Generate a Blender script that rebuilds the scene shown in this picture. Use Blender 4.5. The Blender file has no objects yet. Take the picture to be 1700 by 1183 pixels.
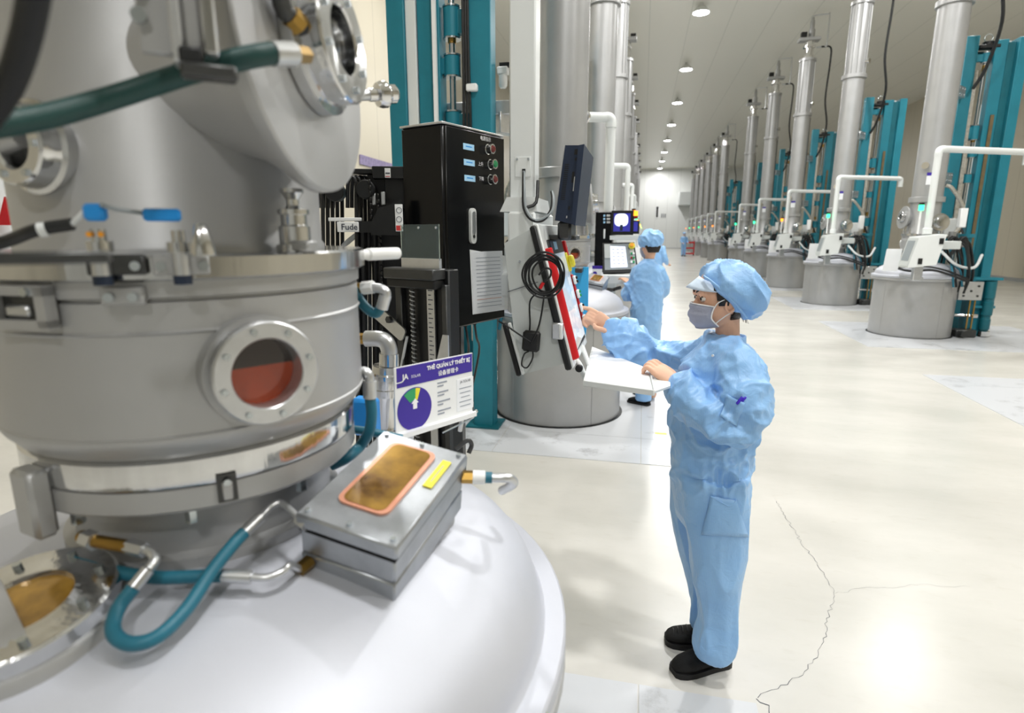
import bpy, bmesh, math, random
import numpy as np
from mathutils import Vector, Matrix, noise
random.seed(7)
SC = bpy.context.scene
COL = SC.collection
PI = math.pi

# ------------------------------------------------------------------ camera
FPX, CX, CY, CAMH = 964.0, 850.0, 591.5, 1.71
PITCH, YAW = math.radians(12.0907), math.radians(12.4689)
c_f = Vector((-math.sin(YAW)*math.cos(PITCH), math.cos(YAW)*math.cos(PITCH), -math.sin(PITCH)))
c_r = Vector((math.cos(YAW), math.sin(YAW), 0))
c_u = c_r.cross(c_f)
cam_d = bpy.data.cameras.new('camera'); cam = bpy.data.objects.new('camera', cam_d); COL.objects.link(cam)
cam.matrix_world = Matrix(((c_r.x, c_u.x, -c_f.x, 0), (c_r.y, c_u.y, -c_f.y, 0), (c_r.z, c_u.z, -c_f.z, CAMH), (0, 0, 0, 1)))
cam_d.sensor_width = 36; cam_d.lens = FPX/1700*36; cam_d.clip_start = .02; cam_d.clip_end = 300
cam_d.dof.use_dof = True; cam_d.dof.focus_distance = 2.25; cam_d.dof.aperture_fstop = 3.0
SC.camera = cam
def ray(x, y): return c_f + c_r*((x-CX)/FPX) + c_u*((CY-y)/FPX)
O = Vector((0, 0, CAMH))
def atY(x, y, Y): d = ray(x, y); return O + d*(Y/d.y)
def atX(x, y, X): d = ray(x, y); return O + d*(X/d.x)
def atZ(x, y, Z=0.0): d = ray(x, y); return O + d*((Z-CAMH)/d.z)
def atD(x, y, D): return O + ray(x, y).normalized()*D
def onplane(x, y, p, n): d = ray(x, y); return O + d*((Vector(p)-O).dot(n)/d.dot(n))
def oncyl(x, y, c, r):
    d = ray(x, y); A = d.x*d.x+d.y*d.y; B = -2*(d.x*c[0]+d.y*c[1]); C = c[0]**2+c[1]**2-r*r
    q = B*B-4*A*C
    t = (-B-math.sqrt(max(q, 0)))/2/A
    return O + d*t

# ------------------------------------------------------------------ world, exposure
w = bpy.data.worlds.new('world'); SC.world = w; w.use_nodes = True
w.node_tree.nodes['Background'].inputs[0].default_value = (.9, .95, 1, 1)
w.node_tree.nodes['Background'].inputs[1].default_value = .3
SC.view_settings.view_transform = 'Standard'; SC.view_settings.look = 'None'
SC.view_settings.gamma = 1; SC.view_settings.use_curve_mapping = False
SC.view_settings.exposure = 0.0
SC.cycles.diffuse_bounces = 6
LAMP_W = 220.0          # watts of one ceiling lamp
CEIL = 8.1
LAMP_X = 1.33
LAMP_ROWS = [(LAMP_X, [19.05+6.1*k for k in range(-4, 8)]), (-3.3, [6.85, 12.95]), (6.0, [.75, 6.85, 12.95])]  # both side rows are unseen lamps, added for fill and dome shadows

# ------------------------------------------------------------------ materials
def lin(h):
    if isinstance(h, str):
        c = [int(h[i:i+2], 16)/255 for i in (0, 2, 4)]
        return tuple((x/12.92 if x <= .04045 else ((x+.055)/1.055)**2.4) for x in c)
    return tuple(h)
MATS = {}
def M(name, col='808080', rough=.5, metal=0.0, var=0.0, vscale=8, bump=0.0, bscale=60, emit=None, estr=0, coat=0, trans=0, spec=.5, col2=None, stretch=None, ior=1.45, rvar=0.0):
    if name in MATS: return MATS[name]
    m = bpy.data.materials.new(name); m.use_nodes = True; MATS[name] = m
    nt = m.node_tree; b = nt.nodes['Principled BSDF']
    c = lin(col)
    b.inputs['Base Color'].default_value = (*c, 1); b.inputs['Roughness'].default_value = rough; b.inputs['Metallic'].default_value = metal
    b.inputs['Coat Weight'].default_value = coat; b.inputs['Coat Roughness'].default_value = .08
    b.inputs['Transmission Weight'].default_value = trans; b.inputs['Specular IOR Level'].default_value = spec; b.inputs['IOR'].default_value = ior
    tc = nt.nodes.new('ShaderNodeTexCoord'); src = tc.outputs['Object']
    if stretch:
        mp = nt.nodes.new('ShaderNodeMapping'); mp.inputs['Scale'].default_value = stretch; nt.links.new(src, mp.inputs[0]); src = mp.outputs[0]
    if var > 0 or col2 or rvar > 0:
        n = nt.nodes.new('ShaderNodeTexNoise'); n.inputs['Scale'].default_value = vscale; n.inputs['Detail'].default_value = 5; n.inputs['Roughness'].default_value = .6
        nt.links.new(src, n.inputs['Vector'])
        r = nt.nodes.new('ShaderNodeMapRange'); r.inputs['From Min'].default_value = .3; r.inputs['From Max'].default_value = .7
        nt.links.new(n.outputs['Fac'], r.inputs['Value'])
        mx = nt.nodes.new('ShaderNodeMix'); mx.data_type = 'RGBA'
        a = tuple(x*(1-var) for x in c); d = lin(col2) if col2 else tuple(min(1, x*(1+var)) for x in c)
        mx.inputs['A'].default_value = (*a, 1); mx.inputs['B'].default_value = (*d, 1)
        nt.links.new(r.outputs[0], mx.inputs['Factor']); nt.links.new(mx.outputs['Result'], b.inputs['Base Color'])
        if rvar > 0:
            rr = nt.nodes.new('ShaderNodeMapRange'); rr.inputs['To Min'].default_value = max(.02, rough-rvar); rr.inputs['To Max'].default_value = rough+rvar
            nt.links.new(n.outputs['Fac'], rr.inputs['Value']); nt.links.new(rr.outputs[0], b.inputs['Roughness'])
    if bump > 0:
        n2 = nt.nodes.new('ShaderNodeTexNoise'); n2.inputs['Scale'].default_value = bscale; n2.inputs['Detail'].default_value = 3
        nt.links.new(src, n2.inputs['Vector'])
        bp = nt.nodes.new('ShaderNodeBump'); bp.inputs['Strength'].default_value = bump; bp.inputs['Distance'].default_value = .01
        nt.links.new(n2.outputs['Fac'], bp.inputs['Height']); nt.links.new(bp.outputs[0], b.inputs['Normal'])
    if emit:
        b.inputs['Emission Color'].default_value = (*lin(emit), 1); b.inputs['Emission Strength'].default_value = estr
    return m
def shader_mat(name, fn):
    m = bpy.data.materials.new(name); m.use_nodes = True; MATS[name] = m
    fn(m.node_tree, m.node_tree.nodes['Principled BSDF']); return m

M('steel', 'acadae', .40, .45, .05, 3, .012, 240, rvar=.04)           # bead-blasted stainless
M('steel_dome', 'bfc2cb', .5, .3, .03, 3, .03, 240, rvar=.05)
M('alu_dull', 'a9adb2', .36, .8, .16, 14, .05, 40, rvar=.1)
M('polished', 'd0d1d2', .13, 1, .06, 30, .22, 30, stretch=(1, 1, .04))
M('chrome', 'dcdcdc', .07, 1)
M('alu', 'c8cacc', .32, .85, .06, 30)
M('dark_metal', '4c4d4d', .4, .7, .1, 20)
M('brass', 'a58445', .3, 1, .1, 20)
M('bolt', 'bfc6ca', .22, .95)
M('teal', '20798b', .42, 0, .08, 4, .03, 30)
M('teal_dark', '12606c', .42, 0, .1, 4)
M('hose_teal', '22687d', .42, 0, .1, 20, .1, 300)
M('hose_green', '173f3d', .45, 0, .12, 12, .1, 300)
M('rubber', '101214', .5, 0, .1, 20)
M('cable', '17191b', .42)
M('cable_grey', '8f979b', .4)
M('black_paint', '0b0c0e', .24, 0, .1, 6, .02, 80, spec=.3)
M('black_flat', '141516', .45, 0, .1, 8)
M('navy', '232f45', .45, .15, .06, 20)
M('white_paint', 'dfe3e3', .38, 0, .02, 4)
M('console_grey', 'c3c8c7', .42, 0, .02, 4)
M('white_plastic', 'eef0f1', .35)
M('red', 'c3161d', .38, 0, .06, 20)
M('red_lamp', '7d0f14', .15, 0, 0, coat=.5)
M('green_lamp', '0f9a5c', .15, 0, 0, coat=.5)
M('yellow', 'f0e23c', .4)
M('yellow_amber', 'f2a21a', .4)
M('blue_plug', '1f8fe0', .4)
M('blue_folder', '3fb2ec', .35, 0, .04, 4)
M('purple', '3d2a9a', .4)
M('purple_pale', '857b9c', .5, 0, .3, 14)
M('paper', 'edf0f4', .7, 0, .02, 8, .05, 20)
M('ink', '4a4f5a', .7)
M('ink_faint', '9aa0ac', .7)
M('ink_red', 'c83a3a', .6)
M('white_ink', 'f4f4f8', .6)
M('label_blue', 'a9d6f5', .4)
M('wire_white', 'd6dadb', .5)
M('sticker_lime', 'c4d64e', .5, 0, .15, 30)
M('lamp_face', 'ffffff', .5, emit='ffffff', estr=30)
M('lamp_body', 'd8dad8', .4)
M('led_green', '20d878', .4, emit='38f59a', estr=3.2)
M('led_orange', 'ff9a30', .4, emit='ff8a20', estr=3.0)
M('glass_gold', '8a5a12', .12, .35, .6, 9, .05, 12, coat=.6, col2='c79a3c')
M('copper_trim', 'd99a80', .4, .3, .1, 30)
M('glass_orange', '9a3f1c', .1, 0, .1, 4, coat=.6)
M('dark_hole', '1a1613', .6)
M('rod_steel', 'c9cbcd', .18, 1)
M('foil', 'b9b6ae', .35, .6, .3, 30, .5, 40)
M('concrete_plate', 'd9dce0', .34, 0, .06, 5, .03, 30, rvar=.08)
M('skin', 'e4b497', .55, 0, .06, 14, .03, 200)
M('hair', '17110f', .42, 0, .2, 60, .3, 200, stretch=(1, 1, .15))
M('mask_fabric', '9fa3b4', .8, 0, .04, 30, .12, 150)
M('elastic', 'f2f2f2', .7)
M('shoe', '0e0e10', .8, 0, .2, 80, .25, 260)
M('sole', '161618', .6)
M('pen_purple', '4a2fd0', .3)
M('eye_white', 'e8e4e0', .3); M('eye_dark', '1a1210', .2)
M('lip', 'b5776a', .5)

def fabric(nt, b):
    tc = nt.nodes.new('ShaderNodeTexCoord')
    n = nt.nodes.new('ShaderNodeTexNoise'); n.inputs['Scale'].default_value = 7; n.inputs['Detail'].default_value = 4
    nt.links.new(tc.outputs['Object'], n.inputs['Vector'])
    mx = nt.nodes.new('ShaderNodeMix'); mx.data_type = 'RGBA'
    mx.inputs['A'].default_value = (*lin('7cb1ea'), 1); mx.inputs['B'].default_value = (*lin('9ccaf6'), 1)
    nt.links.new(n.outputs['Fac'], mx.inputs['Factor'])
    # antistatic thread: fine pale vertical stripes
    wv = nt.nodes.new('ShaderNodeTexWave'); wv.inputs['Scale'].default_value = 55; wv.bands_direction = 'X'; wv.inputs['Distortion'].default_value = .3
    nt.links.new(tc.outputs['Object'], wv.inputs['Vector'])
    pw = nt.nodes.new('ShaderNodeMath'); pw.operation = 'POWER'; pw.inputs[1].default_value = 8; nt.links.new(wv.outputs['Fac'], pw.inputs[0])
    sc = nt.nodes.new('ShaderNodeMath'); sc.operation = 'MULTIPLY'; sc.inputs[1].default_value = .10; nt.links.new(pw.outputs[0], sc.inputs[0])
    m2 = nt.nodes.new('ShaderNodeMix'); m2.data_type = 'RGBA'; m2.inputs['B'].default_value = (*lin('cfe4fa'), 1)
    nt.links.new(sc.outputs[0], m2.inputs['Factor']); nt.links.new(mx.outputs['Result'], m2.inputs['A'])
    nt.links.new(m2.outputs['Result'], b.inputs['Base Color'])
    b.inputs['Roughness'].default_value = .42; b.inputs['Specular IOR Level'].default_value = .55; b.inputs['Sheen Weight'].default_value = .1
    n2 = nt.nodes.new('ShaderNodeTexNoise'); n2.inputs['Scale'].default_value = 22; n2.inputs['Detail'].default_value = 4; n2.inputs['Distortion'].default_value = 1.2
    nt.links.new(tc.outputs['Object'], n2.inputs['Vector'])
    bp = nt.nodes.new('ShaderNodeBump'); bp.inputs['Strength'].default_value = .35; bp.inputs['Distance'].default_value = .012
    nt.links.new(n2.outputs['Fac'], bp.inputs['Height']); nt.links.new(bp.outputs[0], b.inputs['Normal'])
shader_mat('fabric', fabric)
shader_mat('cap_fabric', fabric)

def floor_sh(nt, b):
    tc = nt.nodes.new('ShaderNodeTexCoord')
    n = nt.nodes.new('ShaderNodeTexNoise'); n.inputs['Scale'].default_value = .8; n.inputs['Detail'].default_value = 6; n.inputs['Roughness'].default_value = .62
    mp = nt.nodes.new('ShaderNodeMapping'); mp.inputs['Scale'].default_value = (1, 2.2, 1); nt.links.new(tc.outputs['Object'], mp.inputs[0]); nt.links.new(mp.outputs[0], n.inputs['Vector'])
    cr = nt.nodes.new('ShaderNodeValToRGB'); nt.links.new(n.outputs['Fac'], cr.inputs[0])
    e = cr.color_ramp.elements; e[0].position = .3; e[0].color = (*lin('c0bfb9'), 1); e[1].position = .72; e[1].color = (*lin('cfcdc8'), 1)
    n2 = nt.nodes.new('ShaderNodeTexNoise'); n2.inputs['Scale'].default_value = 9; n2.inputs['Detail'].default_value = 5
    nt.links.new(mp.outputs[0], n2.inputs['Vector'])
    r2 = nt.nodes.new('ShaderNodeMapRange'); r2.inputs['From Min'].default_value = .25; r2.inputs['From Max'].default_value = .4; r2.inputs['To Min'].default_value = .2; r2.inputs['To Max'].default_value = 0
    nt.links.new(n2.outputs['Fac'], r2.inputs['Value'])
    mx = nt.nodes.new('ShaderNodeMix'); mx.data_type = 'RGBA'; mx.inputs['B'].default_value = (*lin('b4afa4'), 1)
    nt.links.new(r2.outputs[0], mx.inputs['Factor']); nt.links.new(cr.outputs[0], mx.inputs['A']); nt.links.new(mx.outputs['Result'], b.inputs['Base Color'])
    rr = nt.nodes.new('ShaderNodeMapRange'); rr.inputs['To Min'].default_value = .2; rr.inputs['To Max'].default_value = .3; nt.links.new(n.outputs['Fac'], rr.inputs['Value']); nt.links.new(rr.outputs[0], b.inputs['Roughness'])
    b.inputs['Specular IOR Level'].default_value = .32
shader_mat('floor_concrete', floor_sh)
def plate_sh(nt, b):
    tc = nt.nodes.new('ShaderNodeTexCoord')
    n = nt.nodes.new('ShaderNodeTexNoise'); n.inputs['Scale'].default_value = 3; n.inputs['Detail'].default_value = 8; n.inputs['Roughness'].default_value = .7
    nt.links.new(tc.outputs['Object'], n.inputs['Vector'])
    cr = nt.nodes.new('ShaderNodeValToRGB'); nt.links.new(n.outputs['Fac'], cr.inputs[0])
    e = cr.color_ramp.elements; e[0].position = .27; e[0].color = (*lin('8d8f92'), 1); e[1].position = .44; e[1].color = (*lin('c6c9ce'), 1)
    nt.links.new(cr.outputs[0], b.inputs['Base Color']); b.inputs['Roughness'].default_value = .3
shader_mat('plate', plate_sh)
def panel_sh(col, seam, axis, width):
    def f(nt, b):
        tc = nt.nodes.new('ShaderNodeTexCoord'); sp = nt.nodes.new('ShaderNodeSeparateXYZ'); nt.links.new(tc.outputs['Object'], sp.inputs[0])
        md = nt.nodes.new('ShaderNodeMath'); md.operation = 'PINGPONG'; md.inputs[1].default_value = width/2; nt.links.new(sp.outputs[axis], md.inputs[0])
        lt = nt.nodes.new('ShaderNodeMath'); lt.operation = 'LESS_THAN'; lt.inputs[1].default_value = .012; nt.links.new(md.outputs[0], lt.inputs[0])
        mx = nt.nodes.new('ShaderNodeMix'); mx.data_type = 'RGBA'; mx.inputs['A'].default_value = (*lin(col), 1); mx.inputs['B'].default_value = (*lin(seam), 1)
        nt.links.new(lt.outputs[0], mx.inputs['Factor']); nt.links.new(mx.outputs['Result'], b.inputs['Base Color']); b.inputs['Roughness'].default_value = .35
    return f
shader_mat('ceiling_panel', panel_sh('ecece6', 'd6d8d2', 'X', 1.2))
shader_mat('wall_panel_cream', panel_sh('c6bfae', 'b0aa9b', 'Y', 1.2))
shader_mat('wall_panel_white', panel_sh('e3e5e4', 'c4c6c5', 'X', 1.2))

# ------------------------------------------------------------------ mesh builder
def rot_to(d):
    d = Vector(d).normalized()
    return d.to_track_quat('Z', 'Y').to_matrix().to_4x4()
def TR(loc, R=None):
    m = Matrix.Translation(Vector(loc))
    return m @ (R.to_4x4() if R is not None else Matrix.Identity(4))
def frame(o, x, y, z):
    x, y, z = Vector(x), Vector(y), Vector(z)
    return Matrix(((x.x, y.x, z.x, o[0]), (x.y, y.y, z.y, o[1]), (x.z, y.z, z.z, o[2]), (0, 0, 0, 1)))
def RZ(a): return Matrix.Rotation(a, 4, 'Z')
def smooth_path(pts, sub=6, closed=False):
    P = [Vector(p) for p in pts]
    if len(P) < 3 or sub < 2: return P
    out = []; n = len(P)
    for i in range(n if closed else n-1):
        p0 = P[(i-1) % n] if (closed or i > 0) else P[0]*2-P[1]
        p1 = P[i]; p2 = P[(i+1) % n]
        p3 = P[(i+2) % n] if (closed or i+2 < n) else P[-1]*2-P[-2]
        for k in range(sub):
            t = k/sub
            out.append(.5*((2*p1)+(p2-p0)*t+(2*p0-5*p1+4*p2-p3)*t*t+(3*p1-p0-3*p2+p3)*t**3))
    if not closed: out.append(P[-1])
    return out
class MB:
    def __init__(s): s.v = []; s.f = []
    def add(s, V, F, T=None):
        o = len(s.v)
        s.v += [(T @ Vector(p)) if T is not None else Vector(p) for p in V]
        s.f += [tuple(i+o for i in q) for q in F]; return s
    def box(s, c, size, R=None, bev=0.0, T=None):
        hx, hy, hz = [a/2 for a in size]; Tm = TR(c, R)
        if T is not None: Tm = T @ Tm
        if bev <= 0:
            V = [(x*hx, y*hy, z*hz) for x in (-1, 1) for y in (-1, 1) for z in (-1, 1)]
            F = [(0, 1, 3, 2), (4, 6, 7, 5), (0, 4, 5, 1), (2, 3, 7, 6), (0, 2, 6, 4), (1, 5, 7, 3)]
            return s.add(V, F, Tm)
        b = min(bev, hx*.95, hy*.95, hz*.95); V = []; idx = {}
        for sx in (-1, 1):
            for sy in (-1, 1):
                for sz in (-1, 1):
                    for ax in range(3):
                        p = [sx*(hx-b), sy*(hy-b), sz*(hz-b)]; p[ax] = (sx*hx, sy*hy, sz*hz)[ax]
                        idx[(sx, sy, sz, ax)] = len(V); V.append(p)
        F = []
        def g(sx, sy, sz, a): return idx[(sx, sy, sz, a)]
        for q in (-1, 1):
            F.append((g(q, -1, -1, 0), g(q, 1, -1, 0), g(q, 1, 1, 0), g(q, -1, 1, 0)))
            F.append((g(-1, q, -1, 1), g(1, q, -1, 1), g(1, q, 1, 1), g(-1, q, 1, 1)))
            F.append((g(-1, -1, q, 2), g(1, -1, q, 2), g(1, 1, q, 2), g(-1, 1, q, 2)))
        for a in (-1, 1):
            for c2 in (-1, 1):
                F.append((g(a, c2, -1, 0), g(a, c2, 1, 0), g(a, c2, 1, 1), g(a, c2, -1, 1)))
                F.append((g(a, -1, c2, 0), g(a, 1, c2, 0), g(a, 1, c2, 2), g(a, -1, c2, 2)))
                F.append((g(-1, a, c2, 1), g(1, a, c2, 1), g(1, a, c2, 2), g(-1, a, c2, 2)))
        for sx in (-1, 1):
            for sy in (-1, 1):
                for sz in (-1, 1): F.append((g(sx, sy, sz, 0), g(sx, sy, sz, 1), g(sx, sy, sz, 2)))
        return s.add(V, F, Tm)
    def lathe(s, prof, n=48, T=None, a0=0, a1=2*PI, cap=True):
        V = []; F = []; full = abs(a1-a0-2*PI) < 1e-6; m = len(prof); k = n if full else n+1
        for i in range(k):
            a = a0+(a1-a0)*i/n
            for r, z in prof: V.append((r*math.cos(a), r*math.sin(a), z))
        for i in range(n):
            j = (i+1) % k
            for q in range(m-1):
                F.append((i*m+q, j*m+q, j*m+q+1, i*m+q+1))
        if cap and full:
            if prof[0][0] > 1e-5: F.append(tuple(i*m for i in range(n))[::-1])
            if prof[-1][0] > 1e-5: F.append(tuple(i*m+m-1 for i in range(n)))
        return s.add(V, F, T)
    def cyl(s, p0, p1, r0, r1=None, n=20, bev=0.0):
        p0, p1 = Vector(p0), Vector(p1); L = (p1-p0).length
        r1 = r0 if r1 is None else r1
        prof = [(r0, 0), (r1, L)] if bev <= 0 else [(max(r0-bev, 1e-4), 0), (r0, bev), (r1, L-bev), (max(r1-bev, 1e-4), L)]
        return s.lathe(prof, n, TR(p0, rot_to(p1-p0)))
    def ring(s, c, axis, r0, r1, t, n=40, bev=.002):
        prof = [(r0, 0), (r1-bev, 0), (r1, bev), (r1, t-bev), (r1-bev, t), (r0+bev, t), (r0, t-bev), (r0, 0)]
        return s.lathe(prof, n, TR(c, rot_to(axis)), cap=False)
    def tube(s, pts, r, n=10, sub=6, closed=False, r_fn=None):
        P = smooth_path(pts, sub, closed); V = []; F = []; N = len(P)
        up = Vector((0, 0, 1)); prev = None
        for i, p in enumerate(P):
            a = P[(i-1) % N] if (closed or i > 0) else P[i]; b = P[(i+1) % N] if (closed or i < N-1) else P[i]
            t = (b-a)
            t = t.normalized() if t.length > 1e-9 else Vector((0, 0, 1))
            if prev is None:
                u = t.cross(up) if abs(t.dot(up)) < .95 else t.cross(Vector((1, 0, 0)))
            else: u = prev-t*prev.dot(t)
            u.normalize(); prev = u.copy(); q = t.cross(u)
            rr = r_fn(i/(N-1)) if r_fn else r
            for k in range(n):
                an = 2*PI*k/n; V.append(p+u*(rr*math.cos(an))+q*(rr*math.sin(an)))
        for i in range(N if closed else N-1):
            j = (i+1) % N
            for k in range(n): F.append((i*n+k, i*n+(k+1) % n, j*n+(k+1) % n, j*n+k))
        if not closed: F.append(tuple(range(n))[::-1]); F.append(tuple((N-1)*n+k for k in range(n)))
        return s.add(V, F)
    def loft(s, secs, n=24, caps=True, power=2.0):
        # secs: (center, axis_u, axis_v, ru, rv)
        V = []; F = []
        for c, u, v, ru, rv in secs:
            c, u, v = Vector(c), Vector(u), Vector(v)
            for k in range(n):
                a = 2*PI*k/n; ca, sa = math.cos(a), math.sin(a)
                if power != 2.0:
                    ca = math.copysign(abs(ca)**(2/power), ca); sa = math.copysign(abs(sa)**(2/power), sa)
                V.append(c+u*(ru*ca)+v*(rv*sa))
        for i in range(len(secs)-1):
            for k in range(n): F.append((i*n+k, i*n+(k+1) % n, (i+1)*n+(k+1) % n, (i+1)*n+k))
        if caps: F.append(tuple(range(n))[::-1]); F.append(tuple((len(secs)-1)*n+k for k in range(n)))
        return s.add(V, F)
    def sphere(s, c, r, n=16, T=None):
        rx, ry, rz = (r, r, r) if not hasattr(r, '__len__') else r
        V = []; F = []; m = n//2+1
        for i in range(m):
            th = PI*i/(m-1)
            for k in range(n):
                a = 2*PI*k/n; V.append((rx*math.sin(th)*math.cos(a), ry*math.sin(th)*math.sin(a), rz*math.cos(th)))
        for i in range(m-1):
            for k in range(n): F.append((i*n+k, (i+1)*n+k, (i+1)*n+(k+1) % n, i*n+(k+1) % n))
        return s.add(V, F, TR(c, T))
    def prism(s, pts, t, T):            # polygon in local XY, extruded along local z from 0 to t
        n = len(pts); V = [(x, y, 0) for x, y in pts]+[(x, y, t) for x, y in pts]
        F = [tuple(range(n))[::-1], tuple(range(n, 2*n))]+[(i, (i+1) % n, n+(i+1) % n, n+i) for i in range(n)]
        return s.add(V, F, T)
    def slab(s, corners, t):            # four world corners, thickened against their normal by t
        P = [Vector(c) for c in corners]; nrm = (P[1]-P[0]).cross(P[2]-P[0]).normalized()
        n = len(P); V = P+[p-nrm*t for p in P]
        F = [tuple(range(n)), tuple(range(n, 2*n))[::-1]]+[((i+1) % n, i, n+i, n+(i+1) % n) for i in range(n)]
        return s.add(V, F)
    def mesh(s, name, mat, org=Vector((0, 0, 0)), smooth=True, angle=38):
        me = bpy.data.meshes.new(name); me.from_pydata([p-org for p in s.v], [], s.f)
        bm = bmesh.new(); bm.from_mesh(me); bmesh.ops.remove_doubles(bm, verts=bm.verts, dist=1e-5); bmesh.ops.recalc_face_normals(bm, faces=bm.faces); bm.to_mesh(me); bm.free()
        me.materials.append(MATS[mat] if isinstance(mat, str) else mat)
        if smooth:
            me.polygons.foreach_set('use_smooth', [True]*len(me.polygons)); me.set_sharp_from_angle(angle=math.radians(angle))
        return me
    def build(s, name, mat, parent=None, smooth=True, angle=38):
        org = ORG.get(root_of(parent).name, Vector((0, 0, 0))) if parent is not None else Vector((0, 0, 0))
        if parent is None and s.v:
            xs = [p.x for p in s.v]; ys = [p.y for p in s.v]; zs = [p.z for p in s.v]
            org = Vector(((min(xs)+max(xs))/2, (min(ys)+max(ys))/2, min(zs)))
        o = bpy.data.objects.new(name, s.mesh(name, mat, org, smooth, angle)); COL.objects.link(o)
        if parent is not None: o.parent = parent
        else: o.location = org
        if parent is None: ORG[o.name] = org
        return o
ORG = {}
def root_of(o):
    while o.parent is not None: o = o.parent
    return o
def thing(name, label, cat, loc=(0, 0, 0), group=None):
    o = bpy.data.objects.new(name, None); COL.objects.link(o); o.location = loc; o.empty_display_size = .1
    ORG[o.name] = Vector(loc); tag(o, label, cat, group); return o
def tag(o, label=None, cat=None, group=None, kind=None):
    if label: o['label'] = label
    if cat: o['category'] = cat
    if group: o['group'] = group
    if kind: o['kind'] = kind
    return o
def struct(o): o['kind'] = 'structure'; return o
def copy_tree(o, loc=None, rz=None, label=None, parent=None):
    c = o.copy(); COL.objects.link(c)
    if parent is not None: c.parent = parent
    if loc is not None: c.location = loc
    if rz is not None: c.rotation_euler = (0, 0, rz)
    if label: c['label'] = label
    for ch in list(o.children): copy_tree(ch, parent=c)
    return c
def text(body, size, T, mat, name, parent, align='CENTER', squash=1.0, bold=0.0):
    cu = bpy.data.curves.new('txt', 'FONT'); cu.body = body; cu.size = size; cu.align_x = align; cu.align_y = 'CENTER'; cu.offset = bold; cu.resolution_u = 3
    ob = bpy.data.objects.new('txt', cu); COL.objects.link(ob)
    dg = bpy.context.evaluated_depsgraph_get(); me = bpy.data.meshes.new_from_object(ob.evaluated_get(dg))
    b = MB(); b.v = [T @ Vector((v.co.x*squash, v.co.y, .0006)) for v in me.vertices]; b.f = [tuple(p.vertices) for p in me.polygons]
    bpy.data.objects.remove(ob); bpy.data.curves.remove(cu); bpy.data.meshes.remove(me)
    return b.build(name, mat, parent, smooth=False)
ORD = ['first', 'second', 'third', 'fourth', 'fifth', 'sixth', 'seventh', 'eighth', 'ninth', 'tenth', 'eleventh', 'twelfth', 'thirteenth']
# ------------------------------------------------------------------ room
X0, X1, Y0, Y1 = -6.0, 13.0, -14.0, 64.0
def room_box(name, c, size, mat):
    b = MB(); b.box(c, size); return struct(b.build(name, mat, None, smooth=False))
floor = room_box('floor', ((X0+X1)/2, (Y0+Y1)/2, -.1), (X1-X0+.4, Y1-Y0+.4, .2), 'floor_concrete')
ceiling = room_box('ceiling', ((X0+X1)/2, (Y0+Y1)/2, CEIL+.1), (X1-X0+.4, Y1-Y0+.4, .2), 'ceiling_panel')
wall_left = room_box('wall_left', (X0-.1, (Y0+Y1)/2, CEIL/2), (.2, Y1-Y0+.4, CEIL), 'wall_panel_cream')
wall_right = room_box('wall_right', (X1+.1, (Y0+Y1)/2, CEIL/2), (.2, Y1-Y0+.4, CEIL), 'wall_panel_cream')
wall_far = room_box('wall_far', ((X0+X1)/2, Y1+.1, CEIL/2), (X1-X0, .2, CEIL), 'wall_panel_white')
wall_near = room_box('wall_near', ((X0+X1)/2, Y0-.1, CEIL/2), (X1-X0, .2, CEIL), 'wall_panel_white')
for nm, c, sz in (('baseboard_far', ((X0+X1)/2, Y1-.02, .06), (X1-X0, .04, .12)), ('baseboard_left', (X0+.02, (Y0+Y1)/2, .06), (.04, Y1-Y0, .12)),
                  ('baseboard_right', (X1-.02, (Y0+Y1)/2, .06), (.04, Y1-Y0, .12))):
    room_box(nm, c, sz, 'alu')
room_box('trim_1', ((X0+X1)/2, Y1-.03, CEIL-.05), (X1-X0, .06, .1), 'ceiling_panel')
# duct box beside the far wall, right
p = atY(1127, 340, 62); q = atY(1127, 318, 62)
b = MB(); b.box((p.x+1.2, 63.0, (p.z+q.z)/2), (2.4, 1.98, q.z-p.z), bev=.02)
tag(b.build('wall_duct', 'white_paint'), 'white square duct box projecting from the far wall', 'duct')
# small notices on the far wall
sg = thing('safety_notice', 'small dark notice figure on the white far wall', 'sign', (atY(1091, 353, 63.9).x, 63.97, 3.2))
c = atY(1091, 353, 63.95)
b = MB(); b.box((c.x, 63.98, c.z), (.34, .03, 1.1)); b.build('board', 'white_plastic', sg)
b = MB(); b.box((c.x, 63.955, c.z), (.2, .02, .9)); b.sphere((c.x, 63.955, c.z+.5), (.13, .01, .13), 10); b.build('figure', 'black_flat', sg)
sg = thing('wall_lettering', 'three thin grey vertical marks on the far wall', 'sign', (atY(1102, 357, 63.9).x, 63.97, 3.0))
for k in range(3):
    c = atY(1098.5+k*3, 358, 63.95); b = MB(); b.box((c.x, 63.97, c.z), (.07, .04, .42)); b.build('mark', 'ink', sg)

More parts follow.
